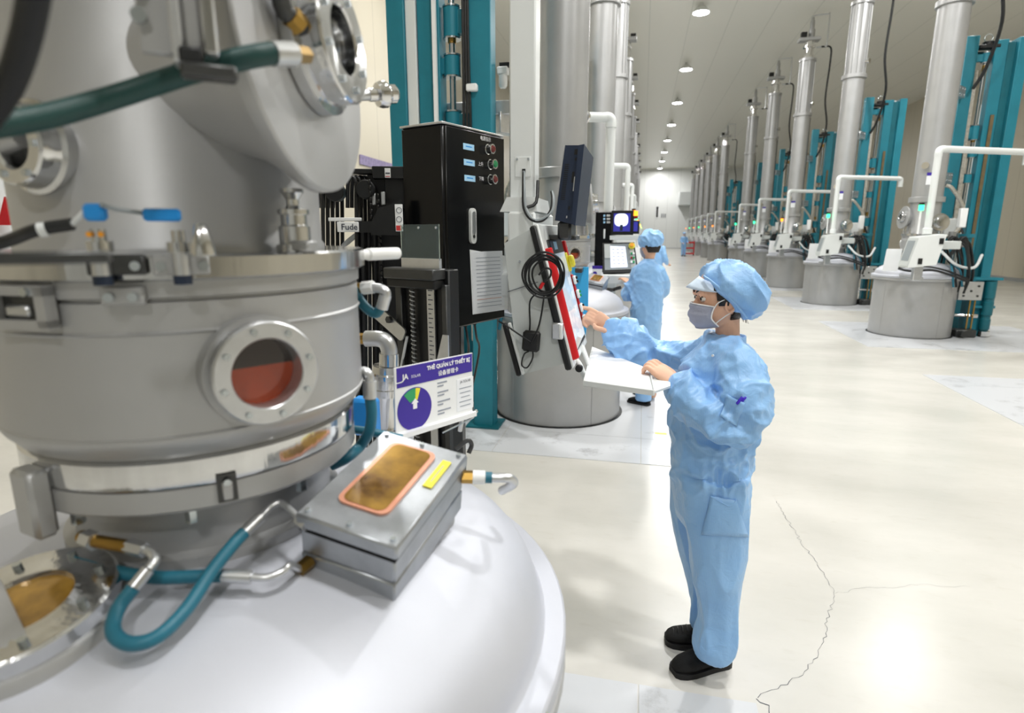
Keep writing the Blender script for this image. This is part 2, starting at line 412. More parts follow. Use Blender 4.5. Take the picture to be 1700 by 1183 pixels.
# floor plates round the pits (children of the floor) and cracks
def plate(cx, cy, x0, x1, y0, y1):
    b = MB(); b.box(((x0+x1)/2, (y0+y1)/2, .0015), (x1-x0-.006, y1-y0-.006, .005)); o = b.build('floor_plate', 'plate', floor, smooth=False); return o
ORG[floor.name] = Vector(floor.location)
def plates_left(cy, yb, yt):
    for (xa, xb) in ((-2.2, -1.1), (-1.1, .06), (.06, .49)):
        for (ya, yb2) in ((cy-yb, cy-.72), (cy-.72, cy+.72), (cy+.72, cy+yt)): plate(0, 0, xa, xb, ya, yb2)
plates_left(.85, 1.3, 1.14)
for k in range(4): plates_left(5.5+4.5*k, 1.28, 1.15)
for k in range(-1, 4):
    cy = 11.15+4.5*k
    for (xa, xb) in ((3.42, 4.5), (4.5, 5.6), (5.6, 6.7)):
        for (ya, yb2) in ((cy-1.5, cy-.72), (cy-.72, cy+.72), (cy+.72, cy+1.2)): plate(0, 0, xa, xb, ya, yb2)
def crack(pixels, w0):
    P = [atZ(x, y, 0) for x, y in pixels]; Q = []
    for a, c in zip(P[:-1], P[1:]):
        n = max(2, int((c-a).length/.022))
        for k in range(n):
            t = k/n; d = (c-a).normalized(); s = Vector((-d.y, d.x, 0))
            Q.append(a.lerp(c, t)+s*random.uniform(-.011, .011))
    Q.append(P[-1]); b = MB()
    for i in range(len(Q)-1):
        d = (Q[i+1]-Q[i]).normalized(); s = Vector((-d.y, d.x, 0))*w0*random.uniform(.5, 1.3); z = Vector((0, 0, .0012))
        b.add([Q[i]-s+z, Q[i]+s+z, Q[i+1]+s+z, Q[i+1]-s+z], [(0, 1, 2, 3)])
    return b.build('floor_crack', 'ink', floor, smooth=False)
crack([(1290, 832), (1330, 900), (1360, 938), (1386, 985), (1378, 1010), (1368, 1060), (1345, 1105), (1300, 1140), (1258, 1158)], .0009)
crack([(1386, 985), (1440, 976), (1530, 971), (1610, 974)], .0004)
crack([(1258, 1158), (1272, 1170), (1278, 1190)], .0014)
b = MB(); p = atZ(1097, 720); b.box((p.x, p.y, .0035), (.1, .045, .003)); b.build('floor_mark', 'yellow', floor, smooth=False)

# ------------------------------------------------------------------ ceiling lamps
def make_lamp():
    t = thing('ceiling_lamp', 'x', 'ceiling lamp', (0, 0, 0), 'round ceiling lamps in rows')
    b = MB(); b.lathe([(.05, 0), (.05, -.07), (.10, -.08), (.23, -.22), (.24, -.26), (.225, -.26)], 28); b.build('housing', 'lamp_body', t)
    b = MB(); b.lathe([(.0001, -.245), (.225, -.25), (.225, -.262), (.0001, -.262)], 28, cap=False); b.build('lens', 'lamp_face', t)
    ld = bpy.data.lights.new('lamp_light', 'AREA'); ld.shape = 'DISK'; ld.size = .5; ld.energy = LAMP_W; ld.color = (1, .985, .96)
    lo = bpy.data.objects.new('lamp_light', ld); COL.objects.link(lo); lo.parent = t; lo.location = (0, 0, -.27)
    return t
lamp0 = make_lamp(); used = False
for ri, (lx, ys) in enumerate(LAMP_ROWS):
    vis = [y for y in ys if y > 15]
    for y in ys:
        if ri == 0 and y in vis: lb = 'round ceiling lamp over the aisle, %s of the row counted from the camera' % ORD[vis.index(y)]
        else: lb = 'round ceiling lamp out of frame above the %s, %s from the camera' % (('aisle', 'left furnaces, added for dome shadows', 'right furnaces, added for fill')[ri], ORD[ys.index(y)])
        if not used: o = lamp0; used = True; o['label'] = lb
        else: o = copy_tree(lamp0, label=lb)
        o.location = (lx, y, CEIL)

# ------------------------------------------------------------------ furnace (local frame: axis at origin, aisle side +X)
def furnace_core(t, mat='steel', detail=1):
    n = 72 if detail > 1 else 40
    b = MB(); b.lathe([(.585, 0), (.60, .012), (.60, .93), (.612, .945)], n, cap=False); drum = b.build('drum', mat, t)
    for a in (-2.2, -.9, .45, 1.9): b = MB(); b.box((.6*math.cos(a), .6*math.sin(a), .47), (.006, .014, .9), RZ(a)); b.build('weld_seam', mat, drum)
    b = MB(); b.lathe([(.60, .935), (.646, .935), (.65, .94), (.65, .968), (.644, .972)], n, cap=False); b.build('rim_lower', mat, t)
    b = MB(); b.lathe([(.60, .974), (.646, .974), (.65, .979), (.65, 1.006), (.646, 1.010), (.58, 1.010)], n, cap=False); b.build('rim', 'steel_dome', t)
    prof = [(.612, 1.010), (.606, 1.016), (.602, 1.026), (.5985, 1.045), (.588, 1.072), (.567, 1.100), (.535, 1.127), (.49, 1.152), (.43, 1.176), (.36, 1.195), (.29, 1.209), (.235, 1.217), (.20, 1.22)]
    b = MB(); b.lathe(prof, n, cap=False); b.build('dome', 'steel_dome', t, angle=60)
    b = MB(); b.lathe([(.222, 1.21), (.222, 1.235), (.205, 1.24), (.205, 1.325)], n, cap=False); b.build('neck', mat, t)
    b = MB(); b.lathe([(.20, 1.323), (.252, 1.323), (.256, 1.328), (.256, 1.359), (.25, 1.361)], n, cap=False); b.build('lower_flange', mat, t)
    b = MB(); b.lathe([(.25, 1.361), (.256, 1.362), (.2575, 1.366), (.2575, 1.400), (.252, 1.404)], n, cap=False); b.build('polished_ring', 'polished', t)
    b = MB(); b.lathe([(.25, 1.403), (.258, 1.410), (.270, 1.425), (.2755, 1.436), (.2755, 1.441), (.278, 1.4425), (.2755, 1.4445), (.2755, 1.580), (.2785, 1.583), (.2755, 1.586), (.2755, 1.622), (.270, 1.624), (.270, 1.627), (.279, 1.629), (.279, 1.650)], n, cap=False); b.build('throat', mat, t, angle=30)
    b = MB(); b.lathe([(.24, 1.6495), (.286, 1.6495), (.291, 1.653), (.291, 1.679), (.287, 1.6825), (.215, 1.6825)], n, cap=False); b.build('throat_flange', 'polished', t)
    b = MB(); b.lathe([(.2235, 1.68), (.2235, 1.69), (.219, 1.696), (.219, 2.19)], n, cap=False); b.build('upper_cylinder', mat, t)
    b = MB(); b.lathe([(.215, 2.185), (.25, 2.185), (.255, 2.19), (.255, 2.265), (.25, 2.27), (.215, 2.27)], n, cap=False); b.build('tube_flange', mat, t)
    return drum
PORT_C = Vector((.29, -.065, 1.95))       # centre of the side port plate, local
PORT_N = Vector((.990, .104, .09)).normalized()
def side_port(t, detail=1):
    n = 56 if detail > 1 else 32
    pr = MB(); b = MB()
    c, nn = PORT_C, PORT_N
    T = TR(c, rot_to(nn))
    b.lathe([(.098, -.30), (.104, -.17), (.135, -.08), (.164, -.036), (.168, -.022)], n, T, cap=False); port = b.build('side_port', 'steel', t)
    b = MB(); b.lathe([(.16, -.022), (.181, -.022), (.184, -.018), (.184, -.002), (.181, .001), (.06, .001)], n, T, cap=False); b.build('port_plate', 'steel', port)
    q = c+nn*.001+Vector((-.0, .008, .012))
    T2 = TR(q, rot_to(nn))
    b = MB(); b.lathe([(.092, 0), (.092, .016), (.081, .019), (.081, .046), (.078, .049), (.046, .049), (.043, .046), (.043, .0), (.040, -.004), (.001, -.006)], n, T2, cap=False); b.build('port_ring', 'polished', port, angle=25)
    b = MB(); b.lathe([(.0445, .012), (.040, .013), (.040, .017), (.0445, .018)], n, T2, cap=False); b.build('gasket', 'rubber', port)
    for k in range(8):
        a = 2*PI*k/8+.3; p = T2 @ Vector((.063*math.cos(a), .063*math.sin(a), .049)); b = MB(); b.cyl(p, p+nn*.004, .005, n=8); b.build('bolt', 'bolt', port)
    return port
def viewport(t, ang, z, r, detail=1):
    n = 48 if detail > 1 else 24
    d = Vector((math.cos(ang), math.sin(ang), 0)); p = d*.262+Vector((0, 0, z)); T = TR(p, rot_to(d))
    b = MB(); b.lathe([(r*.97, 0), (r*.97, .03), (r*.66, .03)], n, T, cap=False); v = b.build('viewport', 'steel', t)
    b = MB(); b.lathe([(r*.86, .03), (r*.88, .033), (r*.9, .048), (r*.87, .051), (r*.62, .051), (r*.60, .049), (r*.60, .015)], n, T, cap=False); b.build('viewport_ring', 'alu', v, angle=25)
    b = MB(); b.lathe([(.0001, .018), (r*.61, .018)], n, T, cap=False); b.build('viewport_glass', 'glass_port', v)
    for k in range(8):
        a = 2*PI*k/8+.25; q = T @ Vector((r*.76*math.cos(a), r*.76*math.sin(a), .051)); bb = MB(); bb.cyl(q, q+d*.004, .0045, n=8); bb.build('bolt', 'bolt', v)
    return v
def port_glass(nt, b):
    tc = nt.nodes.new('ShaderNodeTexCoord'); sp = nt.nodes.new('ShaderNodeSeparateXYZ'); nt.links.new(tc.outputs['Object'], sp.inputs[0])
    gt = nt.nodes.new('ShaderNodeMath'); gt.operation = 'GREATER_THAN'; gt.inputs[1].default_value = 1.527; nt.links.new(sp.outputs['Z'], gt.inputs[0])
    mx = nt.nodes.new('ShaderNodeMix'); mx.data_type = 'RGBA'; mx.inputs['A'].default_value = (*lin('96391a'), 1); mx.inputs['B'].default_value = (*lin('2c1f1a'), 1)
    nt.links.new(gt.outputs[0], mx.inputs['Factor']); nt.links.new(mx.outputs['Result'], b.inputs['Base Color']); b.inputs['Roughness'].default_value = .12; b.inputs['Coat Weight'].default_value = .5
shader_mat('glass_port', port_glass)
def tower(t):
    b = MB(); b.lathe([(.219, 2.268), (.219, 5.13)], 40, cap=False); tb = b.build('tube', 'steel', t)
    b = MB(); b.lathe([(.21, 5.12), (.252, 5.12), (.256, 5.125), (.256, 5.20), (.25, 5.205), (.19, 5.205)], 40, cap=False); b.build('tube_collar', 'steel', t)
    b = MB(); b.lathe([(.196, 5.2), (.196, 6.66)], 32, cap=False); u = b.build('upper_tube', 'steel', t)
    for k in range(8):
        a = 2*PI*k/8; bb = MB(); bb.box((.2*math.cos(a), .2*math.sin(a), 5.93), (.03, .05, 1.44), RZ(a)); bb.build('tie_bar', 'steel', u)
    b = MB(); b.lathe([(.18, 6.65), (.235, 6.65), (.235, 6.72), (.15, 6.72)], 32, cap=False); b.build('upper_collar', 'steel', t)
    h = MB(); h.lathe([(.16, 6.72), (.16, 6.80), (.11, 6.82), (.11, 7.02), (.17, 7.03), (.17, 7.08), (.12, 7.09), (.12, 7.2)], 24, cap=True); hd = h.build('pulling_head', 'chrome', t)
    b = MB(); b.box((.02, 0, 7.25), (.58, .30, .09), bev=.01); b.build('head_plate', 'steel', hd)
    b = MB(); b.box((.2, .1, 7.36), (.16, .14, .14), bev=.01); b.build('head_motor', 'black_flat', hd)
    b = MB(); b.lathe([(.09, 7.3), (.09, 7.52), (.06, 7.53), (.06, 7.76), (.04, 7.77), (.04, 7.84)], 20, TR((-.03, 0, 0))); b.build('seed_cylinder', 'steel', hd)
    for k in range(4):
        a = 2*PI*k/4+.6; b = MB(); b.cyl((.17*math.cos(a), .17*math.sin(a), 6.72), (.15*math.cos(a), .15*math.sin(a), 7.22), .012, n=8); b.build('stay_rod', 'chrome', hd)
    b = MB(); b.tube([(-.03, 0, 7.82), (-.03, 0, 7.88), (-.10, 0, 7.9), (-.42, .05, 7.9), (-.46, .05, 7.86), (-.46, .05, 7.1), (-.42, .05, 7.04), (-.2, 0, 7.03)], .022, 8, 4); b.build('gas_pipe', 'alu', t)
    b = MB(); b.tube([(-.32, .05, 7.03), (-.58, .02, 7.0), (-.62, -.02, 6.6), (-.6, -.05, 5.6), (-.72, -.1, 4.9), (-.70, -.3, 4.3), (-.62, -.45, 4.0)], .026, 8, 6); b.build('hanging_cable', 'cable', t)
    for z in (2.75, 5.45):
        a = .9 if z < 3 else 2.4
        b = MB(); d = Vector((math.cos(a), math.sin(a), 0)); b.cyl(d*.21+Vector((0, 0, z)), d*.28+Vector((0, 0, z)), .04, n=16); b.cyl(d*.28+Vector((0, 0, z)), d*.30+Vector((0, 0, z)), .055, n=16); b.build('sensor_port', 'chrome', t)
    b = MB(); b.tube([(-.24, -.1, 2.3), (-.25, -.1, 3.4), (-.25, -.1, 5.1)], .012, 6, 2); b.build('conduit_wire', 'cable', t)
    # asset label on the tube
    a = 1.25; Tm = frame((.2205*math.cos(a), .2205*math.sin(a), 2.55), (-math.sin(a), math.cos(a), 0), (0, 0, 1), (math.cos(a), math.sin(a), 0))
    b = MB(); b.box((0, 0, 0), (.12, .19, .004), T=Tm); lb = b.build('asset_label', 'paper', t)
    b = MB(); b.box((0, .07, .002), (.12, .05, .003), T=Tm); b.build('label_header', 'purple', lb)
def dome_clutter(t):
    # small fittings on the throat flange and lines over the dome
    for a in (-.9, -.3, .5, 2.6, 3.4):
        b = MB(); c = Vector((.26*math.cos(a), .26*math.sin(a), 1.682)); b.cyl(c, c+Vector((0, 0, .05)), .018, n=10); b.cyl(c+Vector((0, 0, .05)), c+Vector((0, 0, .09)), .010, n=10); b.build('flange_fitting', 'chrome', t)
    rnd = random.Random(3)
    for k in range(7):
        a0 = rnd.uniform(1.7, 4.4); a1 = a0+rnd.uniform(-.5, .5)
        b = MB(); b.tube([(.27*math.cos(a0), .27*math.sin(a0), 1.45+.05*rnd.random()), (.42*math.cos(a0), .42*math.sin(a0), 1.42+.1*rnd.random()), (.5*math.cos((a0+a1)/2), .5*math.sin((a0+a1)/2), 1.22), (.62*math.cos(a1), .62*math.sin(a1), 1.1), (.68*math.cos(a1), .68*math.sin(a1), .85)], .016, 8, 5); b.build('dome_hose', 'cable' if k % 3 else 'hose_teal', t)
    b = MB(); b.tube([(.55, .5, 1.16), (.35, .62, 1.1), (.05, .68, 1.12), (-.2, .7, 1.05), (-.45, .72, .95)], .018, 8, 6); b.build('dome_hose', 'cable', t)
    b = MB(); b.tube([(.5, .25, 1.16), (.35, .45, 1.15), (.1, .52, 1.17), (-.15, .6, 1.12), (-.5, .62, .98)], .015, 8, 6); b.build('dome_hose', 'cable', t)
    for k in range(9):
        a = rnd.uniform(2.0, 3.6); r0 = rnd.uniform(.25, .45); x0, y0 = r0*math.cos(a), r0*math.sin(a)+.25
        b = MB(); b.tube([(x0, y0, 1.25+.35*rnd.random()), (x0-.1, y0+.12*rnd.random(), 1.5+.15*rnd.random()), (x0-.22, y0+.05, 1.25+.1*rnd.random()), (x0-.32, y0-.1*rnd.random(), 1.0), (x0-.3, y0-.1, .75)], .014+.006*rnd.random(), 8, 5); b.build('dome_hose', 'cable', t)
    # white hose loop
    b = MB(); b.tube([(-.2, .3, 1.4), (-.35, .5, 1.2), (-.6, .5, 1.16), (-.78, .3, 1.35)], .022, 8, 6); b.build('white_hose', 'wire_white', t)
    # gate valve and side chambers
    b = MB(); b.box((-.36, .1, 1.52), (.34, .36, .10), bev=.01); b.cyl((-.4, .1, 1.57), (-.4, .1, 1.72), .05, n=14); b.build('gate_valve', 'steel', t)
    b = MB(); b.lathe([(.13, 0), (.14, .01), (.14, .05), (.10, .055), (.10, .12), (.06, .13)], 24, TR((-.1, .29, 1.86), rot_to((-.1, 1, .15)))); b.build('manhole_cover', 'polished', t)
    b = MB(); b.tube([(-.3, .0, 1.6), (-.5, .05, 1.75), (-.52, .05, 2.1), (-.3, .1, 2.4), (-.2, .1, 2.45)], .03, 10, 5); b.build('bellows_pipe', 'foil', t)
    b = MB(); b.box((-.42, -.1, 1.8), (.2, .16, .26), bev=.01); b.build('junction_box', 'white_paint', t)
    b = MB(); b.box((-.42, .3, 1.93), (.1, .1, .3), bev=.01); b.build('vacuum_gauge', 'white_plastic', t)
    # aluminium clamp plate at the side of the drum
    b = MB(); b.box((-.72, .25, .77), (.34, .06, .3), bev=.006); cp = b.build('clamp_plate', 'alu', t)
    for (dx, dz) in ((-.1, -.08), (.1, -.08), (-.1, .08), (.1, .08), (0, 0)):
        b = MB(); b.cyl((-.72+dx, .281, .77+dz), (-.72+dx, .292, .77+dz), .018, n=10); b.build('bolt', 'dark_metal', cp)
    b = MB(); b.cyl((-.62, .1, .35), (-.86, .16, .35), .03, n=12); b.cyl((-.86, .16, .35), (-.92, .17, .35), .04, n=12); b.build('drain_valve', 'chrome', t)
    for x in (-.76, -.83):
        b = MB(); b.cyl((x, .22, .08), (x, .22, .62), .012, n=8); b.build('drain_pipe', 'brass', t)
    b = MB(); b.box((-.74, .2, .07), (.3, .22, .13), bev=.02); b.cyl((-.66, .3, .07), (-.66, .42, .07), .05, n=14); b.build('drain_pump', 'dark_metal', t)
M('seal_brown', '6b5c40', .6, 0, .2, 12)
GRP_F = 'crystal growing furnaces'
proto = thing('crystal_furnace', 'x', 'furnace', (0, 0, 0), GRP_F)
furnace_core(proto); side_port(proto); tower(proto); dome_clutter(proto)
viewport(proto, -1.0, 1.522, .078)
# dome window box
def window_box(t, c, n, a, L, W, detail=1):
    n = Vector(n).normalized(); a = Vector(a); a = (a-n*a.dot(n)).normalized(); bb = n.cross(a)
    T = frame(c, a, bb, n)
    b = MB(); b.box((0, 0, -.054), (L*.965, W*.94, .044), bev=.003, T=T); w = b.build('viewing_window', 'alu_dull', t)
    b = MB(); b.box((0, 0, -.100), (L*.975, W*.95, .046), bev=.003, T=T); b.build('lower_block', 'alu_dull', w)
    b = MB(); b.box((0, 0, -.130), (L*.92, W*.86, .05), bev=.003, T=T); b.build('box_base', 'steel', w)
    b = MB(); b.box((0, 0, -.032), (L*.975, W*.95, .003), T=T); b.build('gasket', 'rubber', w)
    b = MB(); b.box((0, 0, -.014), (L, W, .026), bev=.004, T=T); b.build('cover_plate', 'alu_dull', w)
    def rr(l, ww, r, k=5):
        P = []
        for sx, sy, a0 in ((1, 1, 0), (-1, 1, PI/2), (-1, -1, PI), (1, -1, 1.5*PI)):
            for i in range(k): an = a0+PI/2*i/(k-1); P.append((sx*(l/2-r)+r*math.cos(an), sy*(ww/2-r)+r*math.sin(an)))
        return P
    b = MB(); b.prism(rr(L*.70, W*.52, .016), .0035, T @ Matrix.Translation((.01, .005, -.001))); b.build('window_bezel', 'copper_trim', w)
    b = MB(); b.prism(rr(L*.66, W*.43, .014), .0045, T @ Matrix.Translation((.01, .005, -.001))); b.build('window_glass', 'glass_gold', w)
    for sx in (-1, 1):
        for sy in (-1, 0, 1):
            q = T @ Vector((sx*L*.45, sy*W*.42, -.001)); bb2 = MB(); bb2.cyl(q, q+n*.004, .0045, n=8); bb2.build('bolt', 'bolt', w)
    return w, T
window_box(proto, (.345, .04, 1.285), (.144, -.194, .97), (.12, .99, .06), .28, .186)
# black ring painting in the shaded gap round the drum
b = MB(); b.lathe([(.60, .004), (.628, .004), (.628, .007), (.60, .007)], 40, cap=False); b.build('pit_gap_shade', 'rubber', proto)

# ------------------------------------------------------------------ lifting frame (local frame of its furnace)
frame0 = thing('lift_frame', 'x', 'lift frame', (0, 0, 0), 'teal lifting frames beside the furnaces')
def column(x0, x1, y, z0, z1, d=.16):
    cx, w_ = (x0+x1)/2, x1-x0
    b = MB(); b.box((cx, y, (z0+z1)/2), (w_, d, z1-z0), bev=.006); c = b.build('column', 'teal', frame0)
    b = MB(); b.box((cx, y, z0+.01), (w_+.12, d+.12, .02)); b.build('base_plate', 'teal_dark', c)
    return c
column(-.66, -.48, -.63, 0, 4.83)
column(-1.085, -.90, -.63, 0, 4.75)
column(-1.33, -1.18, -.60, 0, 4.75, .3)
b = MB(); b.box((-1.135, -.70, 2.4), (.085, .05, 4.7), bev=.004); b.build('cable_duct', 'white_paint', frame0)
b = MB(); b.box((-1.13, -.55, 2.4), (.11, .02, 4.6)); b.build('back_plate', 'teal_dark', frame0)
b = MB(); b.box((-1.0, -.53, 2.3), (.05, .02, 2.6)); b.build('seal_strip', 'seal_brown', frame0)
b = MB(); b.box((-.685, -.56, 3.2), (.05, .01, 2.2)); b.build('folded_cover', 'foil', frame0)
b = MB(); b.cyl((-.82, -.63, .9), (-.82, -.63, 4.6), .026, n=16); rod = b.build('guide_rod', 'rod_steel', frame0)
for z in (1.7, 2.1, 3.19, 4.3): bb = MB(); bb.cyl((-.82, -.63, z), (-.82, -.63, z+.09), .034, n=16); bb.build('bronze_bush', 'brass', rod)
for z, h, s in ((3.02, .15, -1), (3.34, .22, 1), (4.5, .14, 1), (1.95, .2, -1), (2.6, .14, 1)):
    b = MB(); b.cyl((-.82, -.63, z-h/2), (-.82, -.63, z+h/2), .068, n=20, bev=.004); b.box((-.82+s*.09, -.63, z), (.14, .07, h*.8), bev=.004); cl = b.build('rod_clamp', 'teal', frame0)
    for dz in (-1, 1): bb = MB(); bb.cyl((-.82, -.63, z+dz*h/2), (-.82, -.63, z+dz*(h/2+.012)), .072, n=20); bb.build('clamp_ring', 'bolt', cl)
b = MB(); b.box((-.82, -.63, 4.66), (.30, .18, .05), bev=.006); b.cyl((-.82, -.63, 4.68), (-.82, -.63, 4.74), .08, n=20); hd = b.build('top_bearing', 'black_flat', frame0)
b = MB(); b.tube([(-.82+.06*math.cos(a), -.63, 4.80+.06*math.sin(a)) for a in [2*PI*k/12 for k in range(12)]], .008, 8, 2, closed=True); b.build('lifting_eye', 'bolt', hd)
b = MB(); b.box((-.79, -.72, 4.55), (.60, .05, .14), bev=.004); b.build('top_crossbar', 'teal_dark', frame0)
for z in (3.95, 2.6):
    b = MB(); b.box((-.39, -.40, z), (.30, .12, .17), RZ(.85), bev=.006); br = b.build('tube_bracket', 'alu', frame0)
    for k in range(6):
        p = Matrix.Translation((-.39, -.40, z)) @ RZ(.85) @ Vector((-.11+.1*(k % 3), .06, -.045+.09*(k//3))); q = Matrix.Translation((-.39, -.40, z)) @ RZ(.85) @ Vector((-.11+.1*(k % 3), .072, -.045+.09*(k//3)))
        bb = MB(); bb.cyl(p, q, .014, n=8); bb.build('bolt', 'bolt', br)
b = MB(); b.cyl((-.72, -.12, .93), (-.72, -.12, 1.62), .075, n=20); b.cyl((-.72, -.12, 1.62), (-.72, -.12, 1.68), .115, n=20); b.cyl((-.72, -.12, .90), (-.72, -.12, .95), .115, n=20); b.build('lift_cylinder', 'teal', frame0)
b = MB(); b.prism([(0, 0), (.22, 0), (.40, .55), (.40, .95), (0, .95)], .05, frame((-.78, .02, 0), (-1, 0, 0), (0, 0, 1), (0, 1, 0))); b.box((-.98, .045, .96), (.46, .24, .04)); b.box((-1.0, .045, .5), (.34, .2, .04)); b.box((-.80, .045, .48), (.04, .24, .95)); b.build('foot_bracket', 'teal', frame0)
b = MB(); b.lathe([(.06, .12), (.075, .14), (.075, .3), (.065, .31), (.065, .36), (.08, .37), (.08, .58), (.065, .59), (.065, .64), (.08, .65), (.08, .92)], 18, TR((-1.06, .14, 0))); b.build('jack_cylinder', 'teal_dark', frame0)
b = MB(); b.lathe([(.05, 0), (.09, .02), (.09, .1), (.055, .12)], 16, TR((-1.06, .14, 0))); b.build('jack_foot', 'chrome', frame0)
b = MB(); b.box((-.69, -.53, 1.9), (.06, .03, 2.3), bev=.004); b.build('flat_cover', 'foil', frame0)
b = MB(); b.box((-.30, -.70, 3.0), (.06, .04, 3.0), bev=.01); b.build('cable_sleeve', 'dark_metal', frame0)
for k in range(3):
    b = MB(); b.tube([(-.70+.02*k, -.72, 4.2), (-.70+.02*k, -.72, 3.2), (-.72+.03*k, -.7, 2.2), (-.85, -.45, 1.6), (-.78, -.3+.05*k, 1.3)], .012, 6, 4); b.build('frame_cable', 'cable', frame0)
b = MB(); b.box((-.93, -.74, 2.2), (.03, .03, 3.2)); b.build('scale_strip', 'white_plastic', frame0)
b = MB(); b.box((-.63, -.73, 2.83), (.09, .05, .055), bev=.008); b.build('limit_switch', 'white_plastic', frame0)

# ------------------------------------------------------------------ control station of the rows (local frame)
cons0 = thing('control_station', 'x', 'control console', (0, 0, 0), 'white control stations of the furnace rows')
prof = [(.25, 1.68), (.60, 1.64), (.70, 1.19), (.33, 1.24)]
b = MB(); b.prism([(x, z) for x, z in prof], .34, frame((0, 1.42, 0), (1, 0, 0), (0, 0, 1), (0, -1, 0))); bd = b.build('housing', 'white_paint', cons0, smooth=False)
for (x, z) in ((.31, 1.58), (.55, 1.29)):
    b = MB(); b.box((x, 1.424, z), (.055, .012, .085)); b.build('vent', 'black_flat', bd)
e = Vector((.10, 0, -.45)).normalized(); nn = Vector((.45, 0, .10)).normalized()
Tm = frame(Vector((.65, 1.25, 1.415))+nn*.004, (0, 1, 0), -e, nn)
b = MB(); b.box((0, 0, 0), (.32, .42, .016), T=Tm); sc_ = b.build('screen_frame', 'console_grey', cons0)
b = MB(); b.box((0, .02, .006), (.24, .3, .012), T=Tm); b.build('screen', 'cable_grey', sc_)
b = MB(); b.box((.48, 1.2, 1.12), (.12, .10, .26), bev=.01); b.box((.44, .92, 1.02), (.1, .62, .05), bev=.01); b.build('support_arm', 'alu', cons0)
b = MB(); b.tube([(.43, 1.22, 1.68), (.43, 1.22, 2.0), (.43, 1.22, 2.80), (.43, 1.22, 2.80)], .047, 14, 1)
b.tube([(.43, 1.22, 2.78), (.43, 1.22, 2.83), (.41, 1.21, 2.87), (.36, 1.20, 2.88)], .05, 14, 4)
b.tube([(.38, 1.205, 2.88), (-1.0, .55, 2.88)], .047, 14, 1); b.tube([(-.98, .56, 2.88), (-1.03, .53, 2.87), (-1.05, .52, 2.83), (-1.05, .52, 2.7)], .05, 14, 4)
b.build('conduit', 'white_paint', cons0)
b = MB(); b.lathe([(.062, 1.68), (.062, 1.76), (.05, 1.77)], 16, TR((.43, 1.22, 0))); b.build('conduit_collar', 'white_paint', cons0)
b = MB(); b.cyl((.56, 1.24, 1.68), (.56, 1.24, 2.02), .014, n=10); sig = b.build('signal_lamp', 'white_plastic', cons0)
b = MB(); b.cyl((.56, 1.24, 2.02), (.56, 1.24, 2.10), .034, n=14); led = b.build('lamp_segment', 'led_green', sig)
b = MB(); b.cyl((.56, 1.24, 2.10), (.56, 1.24, 2.13), .036, n=14); b.build('lamp_cap', 'black_flat', sig)
b = MB(); b.box((.62, .62, 1.27), (.22, .012, .36), Matrix.Rotation(-.2, 3, 'X'), bev=.003); b.build('record_sheet', 'paper', cons0)
b = MB(); b.box((.12, 1.15, 1.52), (.3, .2, .12), bev=.01); b.build('terminal_box', 'console_grey', cons0)

def place_rows():
    first = [True]
    def put(kinds, loc, rz, names, green):
        for pr, lb in zip(kinds, names):
            if not pr.get('used'):
                pr['used'] = 1; pr.location = loc; pr.rotation_euler = (0, 0, rz); pr['label'] = lb; o = pr
            else: o = copy_tree(pr, loc, rz, lb)
            o.name = pr.name.split('.')[0] if o is not pr else o.name
            if pr is cons0 and not green:
                for ch in o.children:
                    if ch.name.startswith('signal_lamp'):
                        for g in ch.children:
                            if g.name.startswith('lamp_segment'):
                                g.data = g.data.copy(); g.data.materials.clear(); g.data.materials.append(MATS['led_orange'])
    ks = [k for k in range(12) if k != 5]
    for i, k in enumerate(ks):
        loc = (4.54, 11.15+4.5*k, 0)
        w_ = ORD[i]+' from the camera' if i else 'nearest the camera'
        put((proto, frame0, cons0), loc, PI, ('steel crystal furnace with tall tube in the right row, %s' % w_, 'teal lifting frame with steel rod in the right row, %s' % w_, 'white control box with bent conduit pipe in the right row, %s' % w_), k in (0, 1, 3, 4, 8, 10))
    for k in range(13):
        loc = (-.75, 5.5+4.5*k, 0)
        if k == 0: nm = ('steel furnace behind the touch-screen console, with round drum in the floor', 'teal lifting frame with two posts behind the black cabinet')
        else:
            w_ = '%s behind the operator' % ORD[k-1] if k > 1 else 'just behind the operator'
            nm = ('steel furnace with tall tube in the left row, %s' % w_, 'teal lifting frame in the left row, %s' % w_)
        put((proto, frame0), loc, 0, nm, True)
        if k > 0: put((cons0,), loc, 0, ('white control box with bent conduit pipe in the left row, %s' % w_,), k % 2 == 0)
place_rows()
for o in list(bpy.data.objects):
    if 'used' in o: del o['used']
# ------------------------------------------------------------------ the near furnace (world coordinates from here on)
AC = Vector((-.75, .85, 0))
fa = thing('crystal_furnace', 'large grey steel furnace filling the left foreground, with dome and round viewport', 'furnace', AC, GRP_F)
ORG[fa.name] = Vector((0, 0, 0))
furnace_core(fa, 'steel', 2); port_a = side_port(fa, 2)
pt = oncyl(440, 615, AC, .30)-AC; ang_v = math.atan2(pt.y, pt.x)
viewport(fa, ang_v, 1.5215, .080, 2)
b = MB(); b.lathe([(.219, 2.268), (.219, 5.13)], 48, cap=False); b.build('tube', 'steel', fa)
b = MB(); b.lathe([(.60, .004), (.628, .004), (.628, .007), (.60, .007)], 40, cap=False); b.build('pit_gap_shade', 'rubber', fa)  # dark ring in place of the shaded gap at the floor
wA, TA = window_box(fa, (.364, -.030, 1.314), (.144, -.194, .97), (.1165, .993, .18), .257, .171, 2)
# yellow strip on the window cover
b = MB(); b.box((.05, -.062, .0005), (.078, .016, .002), T=TA); lb = b.build('yellow_strip', 'yellow', wA)
b = MB(); b.box((.05, -.062, .0016), (.05, .0018, .0004), T=TA); b.build('strip_print', 'ink_faint', wA)
